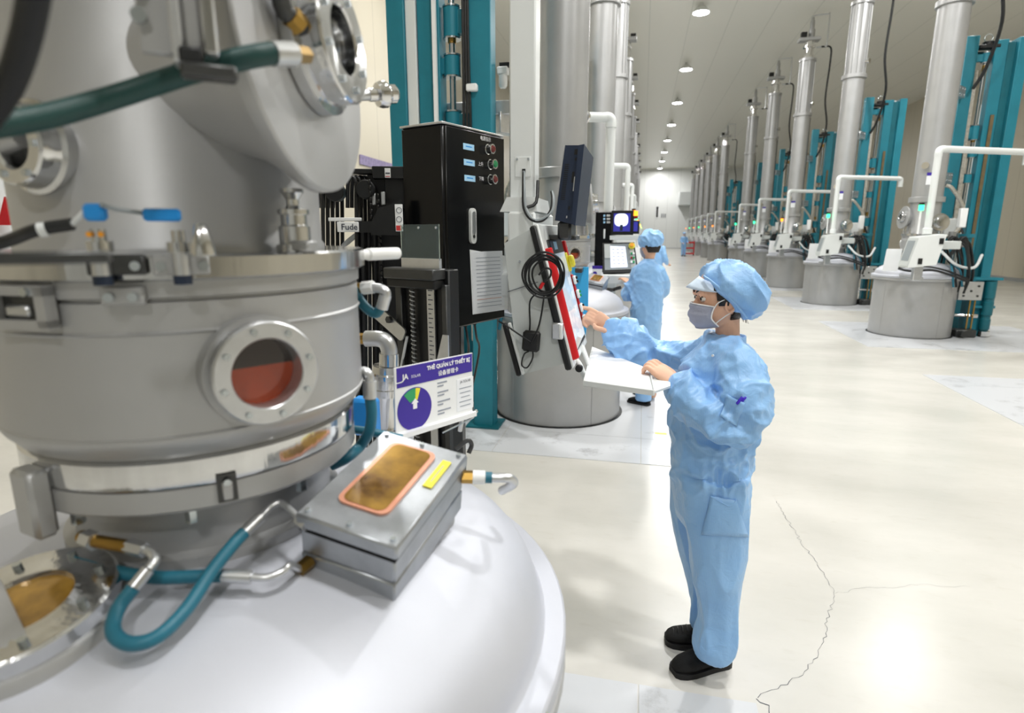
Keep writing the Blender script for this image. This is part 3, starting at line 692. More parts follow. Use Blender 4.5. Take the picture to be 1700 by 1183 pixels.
# fittings of the window box in local coordinates via TA
def TA_(x, y, z): return TA @ Vector((x, y, z))
ORG[fa.name] = Vector(AC)
def W(v): return Vector(v)+AC       # local -> world
# fitting on the far corner
f0 = W(TA_(.124, -.078, -.05)); dr = Vector((.93, .25, -.05)).normalized()
b = MB(); b.cyl(f0, f0+dr*.02, .012, n=6); fit = b.build('hose_fitting', 'brass', fa)
b = MB(); b.cyl(f0+dr*.02, f0+dr*.042, .0125, n=12); b.build('fitting_nut', 'white_plastic', fit)
b = MB(); b.tube([f0+dr*.04, f0+dr*.06, f0+dr*.078, f0+dr*.088+Vector((.0, .006, -.004)), f0+dr*.09+Vector((0, .02, -.02)), f0+dr*.08+Vector((-.02, .05, -.05))], .0085, 10, 5); b.build('bent_pipe', 'alu', fit)
b = MB(); b.cyl(f0+dr*.043, f0+dr*.055, .0105, n=12); b.build('blue_sleeve', 'hose_teal', fit)

def dome_z(x, y):
    r = math.hypot(x-AC.x, y-AC.y)
    pr = [(.6, 1.03), (.588, 1.072), (.567, 1.100), (.535, 1.127), (.49, 1.152), (.43, 1.176), (.36, 1.195), (.29, 1.209), (.2, 1.22)]
    for (ra, za), (rb, zb) in zip(pr[:-1], pr[1:]):
        if rb <= r <= ra: return za+(zb-za)*(ra-r)/(ra-rb)
    return 1.22 if r < .2 else 1.02
def on_dome(x, y, h=0.0):
    z = 1.18
    for _ in range(8): p = atZ(x, y, z+h); z = dome_z(p.x, p.y)
    return atZ(x, y, z+h)
# teal hose loop in front of the window box
P1 = W(TA_(-.117, .086, -.02))
pts = [on_dome(222, 975, .05), on_dome(196, 1010, .035), on_dome(188, 1048, .028), on_dome(215, 1068, .027), on_dome(262, 1056, .029), on_dome(310, 1010, .034), on_dome(350, 950, .048), on_dome(390, 900, .065), on_dome(405, 884, .07)]
b = MB(); b.tube(pts, .0092, 14, 6); h1 = b.build('coolant_hose', 'hose_teal', fa)
pe = [pts[-1], on_dome(432, 858, .078), on_dome(440, 850, .08)]
b = MB(); b.tube([pts[-1], pe[1]], .0088, 14, 1); b.build('hose_ferrule', 'alu', h1)
b = MB(); b.tube([pe[1], pe[2], on_dome(452, 839, .085), on_dome(468, 835, .086), P1], .0052, 12, 5); b.build('metal_pipe', 'alu', h1)
b = MB(); b.cyl(P1, P1+(P1-on_dome(465, 836, .085)).normalized()*.02, .011, n=6); b.build('hose_nut', 'alu', h1)
q0 = on_dome(222, 975, .05)
b = MB(); b.tube([q0, on_dome(246, 945, .062)], .0088, 14, 1); b.build('hose_ferrule', 'alu', h1)
b = MB(); b.tube([on_dome(246, 945, .062), on_dome(257, 930, .066), on_dome(252, 917, .07), on_dome(238, 912, .072)], .007, 12, 5); b.build('metal_pipe', 'alu', h1)
b = MB(); b.tube([on_dome(240, 913, .072), on_dome(212, 906, .074)], .0105, 6, 1); b.build('hose_nut', 'alu', h1)
b = MB(); b.tube([on_dome(214, 907, .074), on_dome(160, 898, .076), on_dome(135, 890, .076)], .009, 12, 1); b.build('brass_pipe', 'brass', h1)
b = MB(); b.tube([on_dome(158, 899, .076), on_dome(142, 893, .076)], .013, 6, 1); b.build('hose_nut', 'alu', h1)
# second hose: behind, to the lower corner of the box
P2 = W(TA_(-.126, .064, -.088))
a0 = on_dome(190, 948, .03); a1 = on_dome(260, 958, .03); a2 = on_dome(335, 956, .03); a3 = on_dome(370, 955, .03)
b = MB(); b.tube([on_dome(120, 930, .03), a0, a1, a2, a3], .0092, 14, 5); h2 = b.build('coolant_hose', 'hose_teal', fa)
b = MB(); b.tube([a3, on_dome(418, 957, .03)], .0095, 14, 1); b.build('hose_ferrule', 'alu', h2)
d2x = W(TA_(-.114, .062, -.088))-P2
b = MB(); b.tube([on_dome(416, 957, .03), on_dome(445, 958, .03), on_dome(470, 948, .032), on_dome(482, 938, .034), P2-d2x*1.6], .0055, 12, 5); b.build('metal_pipe', 'alu', h2)
d2 = W(TA_(-.114, .062, -.088))-P2
b = MB(); b.cyl(P2-d2*1.8, P2, .011, n=6); b.build('brass_nut', 'brass', h2)
# round window boss at the lower left
bc = atZ(40, 1012, 1.225); bn = Vector((bc.x-AC.x, bc.y-AC.y, 1.35)); bn = Vector((bn.x*.55, bn.y*.55, 1)).normalized()
Tb = TR(bc, rot_to(bn))
R_ = .118
b = MB(); b.lathe([(R_, -.12), (R_, -.018), (R_-.004, -.012), (R_*.6, -.012)], 56, Tb, cap=False); bs = b.build('dome_window', 'steel', fa)
b = MB(); b.lathe([(R_*.93, -.012), (R_*.93, .010), (R_*.90, .013), (R_*.50, .013), (R_*.47, .0)], 56, Tb, cap=False); b.build('clamp_ring', 'polished', bs)
b = MB(); b.lathe([(.0001, .006), (R_*.5, .006)], 40, Tb, cap=False); b.build('window_glass', 'glass_gold', bs)
for k in range(8):
    a = 2*PI*k/8+.2; q = Tb @ Vector((R_*.74*math.cos(a), R_*.74*math.sin(a), .013)); b = MB(); b.cyl(q, q+bn*.007, .006, n=8); b.build('bolt', 'bolt', bs)
# flat clamp bar over it
s0 = atZ(0, 1000, 1.245); s1 = atZ(45, 1075, 1.225)
b = MB(); b.slab([atZ(-60, 985, 1.25), atZ(0, 960, 1.25), atZ(48, 1062, 1.23), atZ(20, 1085, 1.225), atZ(-40, 1060, 1.23)][::-1], .012); b.build('shield_plate', 'steel', fa)
# label strip on the rim
def arc_patch(px0, px1, r, z0, z1, name, mat, par):
    a0, a1 = px0, px1; b = MB(); n = 10
    V = []; F = []
    for i in range(n+1):
        a = a0+(a1-a0)*i/n
        for z in (z0, z1): V.append((AC.x+r*math.cos(a), AC.y+r*math.sin(a), z))
    for i in range(n): F.append((2*i, 2*i+2, 2*i+3, 2*i+1))
    b.add(V, F); return b.build(name, mat, par)
arc_patch(-.33, -.17, .6512, .984, 1.002, 'rim_sticker', 'sticker_lime', fa)
# neck: clamps and bolts in the dark gap
for k in range(4):
    a = ang_v-1.1+k*.7; d = Vector((math.cos(a), math.sin(a), 0)); p = AC+d*.235+Vector((0, 0, 1.30))
    b = MB(); b.cyl(p, p+Vector((0, 0, .022)), .009, n=6); b.build('bolt', 'bolt', fa)
# latch slot in the lower flange
def cyl_frame(x, y, r):
    p = oncyl(x, y, AC, r); d = Vector((p.x-AC.x, p.y-AC.y, 0)).normalized()
    return frame(p, (-d.y, d.x, 0), (0, 0, 1), d), p, d
T_, p_, d_ = cyl_frame(377, 808, .257)
b = MB(); b.box((0, 0, .000), (.026, .042, .006), T=T_); sl = b.build('latch_slot', 'dark_metal', fa)
b = MB(); b.box((0, -.004, .003), (.014, .028, .008), bev=.002, T=T_); b.build('latch_tongue', 'steel', sl)
b = MB(); b.cyl(T_ @ Vector((0, .010, .006)), T_ @ Vector((0, .010, .010)), .005, n=8); b.build('bolt', 'bolt', sl)
T_, p_, d_ = cyl_frame(70, 805, .256)
b = MB(); b.box((0, -.02, .012), (.05, .10, .03), bev=.006, T=T_); b.build('flange_clamp', 'steel', fa)
# ---- throat details
T_, p_, d_ = cyl_frame(48, 507, .276)
b = MB()
b.box((0, .020, .010), (.088, .012, .016), T=T_); b.box((0, -.022, .010), (.088, .012, .016), T=T_); b.box((-.037, 0, .010), (.014, .05, .016), T=T_); b.box((.037, 0, .010), (.014, .05, .016), T=T_)
lt = b.build('latch_plate', 'steel', fa)
b = MB(); b.box((0, -.001, .004), (.062, .034, .006), T=T_); b.build('latch_recess', 'dark_metal', lt)
b = MB(); b.box((-.006, -.006, .008), (.036, .015, .008), bev=.003, T=T_); b.build('latch_bolt', 'alu', lt)
for dx in (-.03, .022):
    b = MB(); b.cyl(T_ @ Vector((dx, .019, .018)), T_ @ Vector((dx, .019, .023)), .0055, n=8); b.build('bolt', 'bolt', lt)
T_, p_, d_ = cyl_frame(208, 490, .279)
b = MB(); b.box((0, 0, .006), (.048, .022, .012), bev=.002, T=T_); br = b.build('sensor_bracket', 'steel', fa)
for dx in (-.013, .013):
    b = MB(); b.cyl(T_ @ Vector((dx, -.001, .012)), T_ @ Vector((dx, -.001, .017)), .006, n=8); b.build('bolt', 'bolt', br)
# clamps on the polished flange with plugs
for (x, side) in ((198, 1), (302, -1)):
    T_, p_, d_ = cyl_frame(x, 442, .292)
    b = MB(); b.box((.0, .002, .006), (.062, .024, .012), bev=.002, T=T_); cb = b.build('flange_clamp_block', 'dark_metal' if side > 0 else 'steel', fa)
    for dx in ((.022,) if side > 0 else (-.022, .024)):
        b = MB(); b.cyl(T_ @ Vector((dx, .001, .012)), T_ @ Vector((dx, .001, .017)), .006, n=8); b.build('bolt', 'bolt', cb)
    dx = -.014 if side > 0 else 0.0
    b = MB(); b.cyl(T_ @ Vector((dx, -.010, .014)), T_ @ Vector((dx, .018, .014)), .010, n=14); b.build('plug_body', 'alu', cb)
    b = MB(); b.cyl(T_ @ Vector((dx, -.021, .014)), T_ @ Vector((dx, -.010, .014)), .0105, n=14); b.build('plug_end', 'navy', cb)
    # stalk upwards
    b = MB(); b.cyl(T_ @ Vector((dx, .018, .008)), T_ @ Vector((dx, .030, .008)), .014, n=14); b.cyl(T_ @ Vector((dx, .030, .008)), T_ @ Vector((dx, .044, .008)), .008, n=12); b.build('stalk', 'polished', cb)
    if side > 0:
        b = MB(); b.box((dx, .063, .008), (.022, .020, .018), bev=.004, T=T_); b.build('connector', 'blue_plug', cb)
        for k in (-1, 1):
            b = MB(); b.sphere(T_ @ Vector((dx+k*.006, .038, .018)), .0035, 8); b.build('amber_dot', 'yellow_amber', cb)
        wl = T_ @ Vector((dx-.008, .066, .008))
    else:
        b = MB(); b.box((dx-.014, .062, .008), (.040, .015, .016), bev=.003, T=T_); b.build('connector', 'blue_plug', cb)
        wr = T_ @ Vector((dx-.034, .064, .008)); wmid = T_ @ Vector((-.014, .04, .008))
T_, p_, d_ = cyl_frame(175, 373, .30)
b = MB(); b.tube([wr, (wr+wl)/2+Vector((0, 0, .003)), wl+Vector((.02, 0, .006))], .0028, 8, 4); b.build('sensor_wire', 'cable_grey', fa)
w0 = wl; w1 = oncyl(120, 372, AC, .30); w2 = oncyl(60, 382, AC, .305); w3 = oncyl(5, 402, AC, .30)
b = MB(); b.tube([w0, w1], .0035, 8, 1); sw = b.build('sensor_wire', 'wire_white', fa)
b = MB(); b.tube([w1, w2, w3, w3+Vector((-.06, -.03, -.02))], .0075, 10, 5); b.build('wire_sleeve', 'cable', sw)
b = MB(); b.cyl(w2+Vector((.005, 0, .0)), w2+Vector((.012, .004, .0015)), .0085, n=12); b.build('wire_tie', 'wire_white', sw)
# cone pin and pneumatic pin on the flange
c0 = AC+Vector((0, 0, 1.682))
pc = atZ(338, 424, 1.682)
b = MB(); b.lathe([(.015, 0), (.0155, .004), (.007, .036), (.005, .038)], 20, TR(pc)); b.build('cone_pin', 'polished', fa)
pc = atZ(535, 418, 1.682); pc = AC+(Vector((pc.x, pc.y, 0))-Vector((AC.x, AC.y, 0))).normalized()*.258+Vector((0, 0, 1.682))
b = MB(); b.lathe([(.027, 0), (.027, .010), (.022, .012), (.022, .036), (.018, .038), (.018, .052), (.022, .053), (.022, .060), (.011, .062), (.009, .066), (.009, .074), (.014, .082), (.016, .084), (.016, .089), (.001, .089)], 28, TR(pc)); b.build('plunger_knob', 'polished', fa, angle=25)
b = MB(); b.box((pc.x+.02, pc.y-.01, 1.690), (.03, .03, .016), bev=.003); b.build('knob_base', 'steel', fa)
b = MB(); b.box((atZ(60, 428, 1.69).x, atZ(60, 428, 1.69).y, 1.69), (.10, .012, .010), RZ(ang_v+PI/2-.35), bev=.002); b.build('flange_bar', 'dark_metal', fa)
# white handle to the right of the flange
h0 = atY(592, 422, 1.0); h0 = AC+Vector((.235, .17, .952+.71)); hd_ = Vector((.72, .69, 0)).normalized()
hA = atY(592, 423, .99); hB = atY(662, 420, 1.09)
b = MB(); b.cyl(hA, hA+(hB-hA)*.22, .0095, n=16); b.build('handle_stem', 'white_plastic', fa)
b = MB(); b.cyl(hA+(hB-hA)*.22, hB, .0115, n=16, bev=.004); b.build('white_handle', 'white_plastic', fa)
# ---- upper cylinder: small port, brackets, hoses
T_, p_, d_ = cyl_frame(62, 245, .219)
b = MB(); b.lathe([(.058, -.02), (.058, .006), (.052, .009), (.049, .030), (.046, .033), (.030, .033), (.027, .028), (.026, -.01), (.001, -.01)], 40, T_, cap=False); sp_ = b.build('small_port', 'polished', fa, angle=25)
b = MB(); b.cyl(T_ @ Vector((-.06, -.004, .02)), T_ @ Vector((.004, .010, .02)), .013, n=12); b.build('port_plug', 'steel', sp_)
for k in range(6):
    a = 2*PI*k/6; q = T_ @ Vector((.039*math.cos(a), .039*math.sin(a), .033)); b = MB(); b.cyl(q, q+d_*.004, .0045, n=8); b.build('bolt', 'bolt', sp_)
def on_c(x, y, r=.219): return oncyl(x, y, AC, r)
mN = Vector((.62, -.785, 0)).normalized(); mU = Vector((.785, .62, 0)); mP = atD(320, 60, .70)
def mpt(x, y, h=0.0): return onplane(x, y, mP+mN*h, mN)
for nm, (x0, x1, y1), th, mt, hh0 in (('mount_plate', (234, 290, 88), .012, 'steel', -.02), ('mount_bar', (288, 308, 102), .03, 'alu', 0), ('mount_bar', (309, 338, 96), .02, 'steel', -.012), ('mount_bar', (339, 364, 90), .03, 'polished', 0)):
    a_, c_ = mpt(x0, y1, hh0), mpt(x1, y1, hh0); T_ = frame((a_+c_)/2+Vector((0, 0, .15)), mU, (0, 0, 1), mN)
    b = MB(); b.box((0, 0, -th/2), ((c_-a_).length, .30, th), bev=.002, T=T_); mp = b.build(nm, mt, fa)
    if nm == 'mount_plate':
        for dz in (-.12, -.10):
            q = T_ @ Vector((-.012, dz+(.0 if dz < -.11 else .004), 0)); b = MB(); b.cyl(q, q+mN*.008, .007, n=10); b.build('bolt', 'bolt', mp)
b = MB(); q = mpt(320, 40, -.03); b.box(q+Vector((-.03, .04, .12)), (.07, .12, .05), RZ(-.9)); b.build('mount_arm', 'steel', fa)
T_ = frame(mpt(318, 96, -.01), mU, (0, 0, 1), mN)
b = MB(); b.box((0, 0, .0), (.022, .016, .025), bev=.003, T=T_); b.build('mount_foot', 'rubber', fa)
T_ = frame(mpt(348, 126, -.015), mU, (0, 0, 1), mN)
b = MB(); b.box((0, 0, .012), (.05, .014, .02), bev=.003, T=T_); b.build('mount_clip', 'dark_metal', fa)
# green hose to the port ring
pn = AC+PORT_C+PORT_N*.03+Vector((-.0, -.075, -.005)); gf = atD(505, 91, .86)
gp = [atD(-60, 215, .72), atD(0, 207, .73), atD(90, 190, .745), atD(200, 158, .765), atD(310, 122, .755), atD(400, 98, .735), atD(455, 88, .745)]
b = MB(); b.tube(gp, .0115, 16, 6); gh = b.build('coolant_hose', 'hose_green', fa)
b = MB(); b.tube([atD(450, 89, .744), atD(487, 90, .765)], .013, 16, 1); b.build('hose_ferrule', 'alu', gh)
b = MB(); b.tube([atD(485, 90, .764), atD(508, 92, .80)], .010, 6, 1); b.build('hose_nut', 'brass', gh)
b = MB(); b.tube([atD(455, -70, .86), atD(468, 8, .86), atD(485, 30, .865), atD(500, 48, .87)], .011, 14, 3); bh = b.build('metal_hose', 'dark_metal', fa)
b = MB(); b.tube([atD(482, 26, .864), atD(499, 44, .87)], .0135, 8, 1); b.build('hose_nut', 'brass', bh)
b = MB(); b.tube([atD(62, -60, .55), atD(55, 0, .57), atD(40, 70, .59), atD(15, 140, .61), atD(-25, 200, .63), atD(-80, 250, .65)], .0098, 16, 6); b.build('black_hose', 'rubber', fa)
# knob behind the port plate
k0 = atY(612, 158, 1.12); k1 = atY(655, 156, 1.16)
b = MB(); b.lathe([(.012, 0), (.012, .016), (.022, .018), (.025, .026), (.025, .036), (.018, .044), (.018, .055), (.013, .06), (.001, .06)], 24, TR(k0, rot_to(k1-k0))); pv = b.build('purge_valve', 'chrome', fa)
b = MB(); b.tube([k0, k0-(k1-k0).normalized()*.03, Vector((AC.x+.15, AC.y+.12, k0.z))], .010, 10, 1); b.build('valve_pipe', 'alu', pv)
# ---- right side of the throat: elbows and pipes
def side_pt(x, y, Y=1.02): return atY(x, y, Y)
b = MB(); b.tube([side_pt(585, 476), side_pt(604, 478)], .010, 6, 1); e1 = b.build('pipe_elbow', 'brass', fa)
b = MB(); b.tube([side_pt(602, 478), side_pt(620, 476)], .0125, 8, 1); b.build('elbow_nut', 'white_plastic', e1)
b = MB(); b.tube([side_pt(618, 477), side_pt(632, 479), side_pt(640, 484), side_pt(641, 492), side_pt(637, 506)], .009, 12, 5); b.build('elbow_pipe', 'alu', e1)
b = MB(); b.tube([side_pt(640, 490), side_pt(634, 512)], .0115, 12, 1); b.build('ferrule', 'alu', e1)
b = MB(); b.tube([side_pt(634, 508), side_pt(624, 520), side_pt(607, 510), side_pt(592, 490), side_pt(580, 470, .98)], .0095, 12, 5); b.build('blue_hose', 'hose_teal', e1)
Y2 = 1.45
b = MB(); b.tube([side_pt(590, 562, Y2), side_pt(610, 562, Y2)], .016, 8, 1); e2 = b.build('exhaust_pipe', 'brass', fa)
b = MB(); b.tube([side_pt(608, 562, Y2), side_pt(628, 562, Y2), side_pt(640, 567, Y2), side_pt(646, 580, Y2), side_pt(646, 592, Y2)], .0225, 16, 6); b.build('elbow_pipe', 'alu', e2)
b = MB(); b.tube([side_pt(646, 586, Y2), side_pt(646, 606, Y2)], .027, 18, 1); b.build('pipe_collar', 'polished', e2)
p0_ = side_pt(641, 606, Y2); p1_ = side_pt(639, 715, Y2)
L_ = (p0_-p1_).length
b = MB(); SF = 1.2
b.lathe([(r_*SF, z_) for r_, z_ in [(.036, 0), (.036, .010), (.030, .012), (.028, .02), (.026, L_*.5), (.028, L_*.55), (.034, L_*.56), (.034, L_*.66), (.030, L_*.67), (.030, L_*.8), (.038, L_*.82), (.038, L_*.88), (.032, L_*.9), (.030, L_), (.02, L_)]], 30, TR(p1_, rot_to(p0_-p1_))); b.build('flanged_pipe', 'polished', e2, angle=25)
Y3 = .98
b = MB(); b.tube([side_pt(596, 618, Y3), side_pt(606, 616, Y3), side_pt(613, 624, Y3), side_pt(614, 636, Y3)], .009, 12, 4); e3 = b.build('coolant_hose', 'alu', fa)
b = MB(); b.tube([side_pt(614, 632, Y3), side_pt(614, 660, Y3)], .013, 14, 1); b.build('hose_ferrule', 'alu', e3)
b = MB(); b.tube([side_pt(614, 658, Y3), side_pt(617, 685, Y3), side_pt(613, 715, Y3), side_pt(598, 740, Y3), side_pt(575, 760, .94), side_pt(550, 772, .93)], .0105, 14, 6); b.build('hose_body', 'hose_teal', e3)
b = MB(); b.tube([side_pt(585, 712, 1.03), side_pt(612, 716, 1.03), side_pt(640, 722, 1.04), side_pt(668, 728, 1.05)], .0085, 12, 3); b.build('blue_pipe', 'hose_teal', fa)
# blue pump cover behind
b = MB(); b.box((atY(608, 690, 1.2).x, 1.2, atY(608, 690, 1.2).z), (.06, .04, .09), bev=.008); b.build('blue_cover', 'blue_plug', fa)
# sign board at the far left edge, behind the furnace
b = MB(); c = atD(2, 350, 1.9); b.box(c, (.03, .10, .34), RZ(.3), bev=.003); sgn = b.build('warning_plate', 'white_plastic', None)
tag(sgn, 'white warning plate with red mark at the far left edge', 'sign'); 

c2 = atD(2, 352, 1.85); b = MB(); b.prism([(-.035, -.03), (.035, -.03), (0, .035)], .004, frame(c2, (math.cos(.3+PI/2-PI), math.sin(.3+PI/2-PI), 0), (0, 0, 1), (math.cos(.3), math.sin(.3), 0)) @ Matrix.Translation((0, 0, .012)))
ORG[sgn.name] = Vector(sgn.location); b.build('red_mark', 'red', sgn, smooth=False)
# ------------------------------------------------------------------ black electrical cabinet
def azd(x): return math.atan2(ray(x, 385).x, ray(x, 385).y)
cabP = Vector((2.1*math.sin(azd(738)), 2.1*math.cos(azd(738)), 0))
rd = Vector((.36, .933, 0)).normalized(); ld_ = Vector((-rd.y, rd.x, 0)); nR = Vector((rd.y, -rd.x, 0)); nL = -rd
zt = onplane(738, 205, cabP, nR).z; zb = onplane(738, 549, cabP, nR).z
cw, cd = .365, .195
ctr = cabP+rd*cw/2+ld_*cd/2
cab = thing('electrical_cabinet', 'tall black electrical cabinet with red and green push buttons and a paper pocket', 'cabinet', (ctr.x, ctr.y, zb))
TC = frame((ctr.x, ctr.y, (zt+zb)/2), rd, ld_, (0, 0, 1))
b = MB(); b.box((0, 0, 0), (cw, cd, zt-zb), bev=.008, T=TC); b.build('body', 'black_paint', cab)
b = MB(); b.box((.002, -cd/2-.004, 0), (cw-.012, .010, zt-zb-.012), bev=.003, T=TC); door = b.build('door', 'black_paint', cab)
b = MB(); b.box((0, 0, (zt-zb)/2+.003), (cw+.004, cd+.004, .008), bev=.002, T=TC); b.build('top_edge', 'alu', cab)
TD = frame((0, 0, 0), rd, (0, 0, 1), nR)    # door axes
def ondoor(x, y, h=.0095): return onplane(x, y, cabP+nR*h, nR)
def door_T(x, y, h=.0095): q = ondoor(x, y, h); return frame(q, rd, (0, 0, 1), nR)
for (x, y, mt) in ((809, 248, 'red_lamp'), (813, 273, 'green_lamp'), (813, 298, 'red_lamp')):
    T_ = door_T(x, y)
    b = MB(); b.lathe([(.019, 0), (.019, .004), (.0165, .006), (.0165, .020), (.0178, .021), (.0178, .026), (.014, .027), (.0135, .024)], 28, T_, cap=False); pb = b.build('push_button', 'chrome', cab)
    b = MB(); b.lathe([(.0138, .022), (.0135, .027), (.010, .031), (.0001, .032)], 24, T_, cap=False); b.build('button_cap', mt, pb)
for (x, y) in ((778, 244), (779, 270), (780, 296)):
    T_ = door_T(x, y); b = MB(); b.box((0, 0, .0004), (.064, .021, .001), T=T_); lb = b.build('blue_label', 'label_blue', cab)
    b = MB(); b.box((0, .001, .0010), (.036, .0035, .0004), T=T_); b.build('label_print', 'blue_plug', lb)
text('电源指示', .017, door_T(806, 231), 'white_ink', 'lettering', cab, bold=.0002)
text('上升', .016, door_T(798, 272.5), 'white_ink', 'lettering', cab, bold=.0001)
text('下降', .016, door_T(799, 297), 'white_ink', 'lettering', cab, bold=.0001)
T_ = door_T(783, 375)
def rrect(w_, h_, r, k=6):
    P = []
    for sx, sy, a0 in ((1, 1, 0), (-1, 1, PI/2), (-1, -1, PI), (1, -1, 1.5*PI)):
        for i in range(k): an = a0+PI/2*i/(k-1); P.append((sx*(w_/2-r)+r*math.cos(an), sy*(h_/2-r)+r*math.sin(an)))
    return P
b = MB(); b.prism(rrect(.034, .128, .016), .010, T_); hl = b.build('door_handle', 'lamp_body', cab)
b = MB(); b.prism(rrect(.020, .080, .008), .013, T_ @ Matrix.Translation((0, .012, 0))); b.build('handle_lever', 'alu', hl)
b = MB(); b.cyl(T_ @ Vector((0, -.038, .010)), T_ @ Vector((0, -.038, .0125)), .006, n=12); b.build('key_lock', 'dark_metal', hl)
# paper pocket with a filled form
pk = [ondoor(x, y, .012) for x, y in ((783, 418), (834, 416), (838, 514), (786, 521))]
b = MB(); b.slab(pk[::-1], .002); form = tag(b.build('record_form', 'paper'), 'white printed record sheet in the pocket of the black cabinet', 'paper')
for i in range(14):
    t = .10+.86*i/14; a_ = pk[0].lerp(pk[3], t); c_ = pk[1].lerp(pk[2], t)
    b = MB(); a2, c2 = a_.lerp(c_, .12), a_.lerp(c_, .9); up = Vector((0, 0, .0009)); o_ = nR*.0009
    b.add([a2-up+o_, c2-up+o_, c2+up+o_, a2+up+o_], [(0, 1, 2, 3)]); b.build('printed_line', 'ink_faint' if i != 11 else 'copper_trim', form, smooth=False)
pk2 = [ondoor(x, y, .010) for x, y in ((780, 414), (842, 425), (844, 513), (785, 522))]
b = MB(); b.slab(pk2[::-1], .0015); b.build('paper_pocket', 'white_plastic', cab)
# cables below the cabinet
for i, (x, mt) in enumerate(((750, 'cable_grey'), (758, 'wire_white'), (772, 'ink_red'), (784, 'cable'), (792, 'cable'))):
    p0 = cabP+rd*(.03+.06*i)+ld_*.08+Vector((0, 0, zb)); b = MB(); b.cyl(p0, p0-Vector((0, 0, .02)), .010, n=10); b.tube([p0-Vector((0, 0, .01)), p0+Vector((.0, .03, -.08)), p0+Vector((-.05+.01*i, .10, -.16)), p0+Vector((-.09, .2, -.42))], .005, 8, 4); b.build('cabinet_cable', mt, cab)
# cabinet stand: slim post to the floor
sp0 = ctr+Vector((-.02, .05, 0))
b = MB(); b.box((ctr.x-.02, ctr.y+.03, zb/2), (.06, .05, zb), bev=.005); b.box((ctr.x-.02, ctr.y+.03, .01), (.2, .2, .02)); b.build('stand_post', 'dark_metal', cab)

# ------------------------------------------------------------------ lead screw gauge in front of the cabinet
gD = 1.85
gP = Vector((gD*math.sin(azd(700)), gD*math.cos(azd(700)), 0))
def G(x, y, h=0.0): return onplane(x, y, gP+nL*h, nL)
gt_, gb_ = G(700, 470).z, G(700, 640).z
gw = (G(745, 530)-G(655, 530)).length
gc = (G(745, 530)+G(655, 530))/2
gz0 = .9
gauge = thing('lead_screw_gauge', 'black vertical lead screw unit with spring and steel ruler scale before the cabinet', 'gauge', (gc.x, gc.y, gz0))
TG = frame((gc.x, gc.y, 0), -ld_, (0, 0, 1), nL)
b = MB(); b.box((0, (G(700, 446).z+gz0)/2, -.03), (gw, G(700, 446).z-gz0, .05), bev=.004, T=TG); b.build('backplate', 'black_flat', gauge)
def gx(x, y): q = G(x, y); return (q-Vector((gc.x, gc.y, 0))).dot(-ld_), q.z
for x0, x1, mt, dp in ((662, 672, 'dark_metal', .02), (738, 746, 'dark_metal', .02)):
    a, _ = gx(x0, 530); c, _ = gx(x1, 530); b = MB(); b.box(((a+c)/2, (gt_+gz0)/2, .002), (c-a, gt_-gz0, dp), bev=.002, T=TG); b.build('guide_rail', mt, gauge)
a, _ = gx(712, 530); c, _ = gx(724, 530)
b = MB(); b.box(((a+c)/2, (gt_+gz0)/2, .004), (c-a, gt_-gz0, .006), T=TG); rul = b.build('ruler', 'alu', gauge)
for i in range(24):
    z = gt_-.02-i*.0145; b = MB(); b.box(((a+c)/2-(.003 if i % 2 else 0), z, .0075), ((c-a)*(.35 if i % 2 else .6), .003, .001), T=TG); b.build('ruler_tick', 'ink', rul)
a, _ = gx(690, 530)
b = MB(); L_ = gt_-gz0; turns = 46
b.tube([TG @ Vector((a+.0075*math.cos(2*PI*k/8), gz0+L_*k/(8*turns), .012+.0075*math.sin(2*PI*k/8))) for k in range(8*turns+1)], .0022, 5, 1); b.build('screw_thread', 'alu', gauge)
b = MB(); b.cyl(TG @ Vector((a, gz0, .012)), TG @ Vector((a, gt_, .012)), .006, n=10); b.build('screw_rod', 'dark_metal', gauge)
# clamp head
a, z0 = gx(655, 475); c, z1 = gx(737, 443)
b = MB(); b.box(((a+c)/2, (z0+z1)/2+.012, .02), (c-a, (z1-z0)*.5, .06), bev=.004, T=TG); ch = b.build('clamp_head', 'dark_metal', gauge)
b = MB(); b.box(((a+c)/2, (z0+z1)/2-.018, .016), ((c-a)*.96, (z1-z0)*.42, .05), bev=.004, T=TG); b.build('clamp_jaw', 'black_flat', ch)
# clear shield plate
def clear_sh(nt, b):
    b.inputs['Base Color'].default_value = (*lin('cfe2e2'), 1); b.inputs['Roughness'].default_value = .04; b.inputs['Transmission Weight'].default_value = .93; b.inputs['IOR'].default_value = 1.25; b.inputs['Specular IOR Level'].default_value = .8
shader_mat('clear_plate', clear_sh)
a, z0 = gx(672, 430); c, z1 = gx(733, 372)
b = MB(); b.box(((a+c)/2, (z0+z1)/2, .012), (c-a, z1-z0, .004), T=TG); shd = b.build('clear_shield', 'clear_plate', gauge)
b = MB(); b.box(((a+c)/2, z0-.010, .010), (c-a, .03, .012), T=TG); b.build('shield_base', 'alu', gauge)
for dx in (a+.008, (a+c)/2, c-.008): b = MB(); b.cyl(TG @ Vector((dx, z1-.01, .014)), TG @ Vector((dx, z1-.01, .018)), .004, n=8); b.build('bolt', 'bolt', shd)
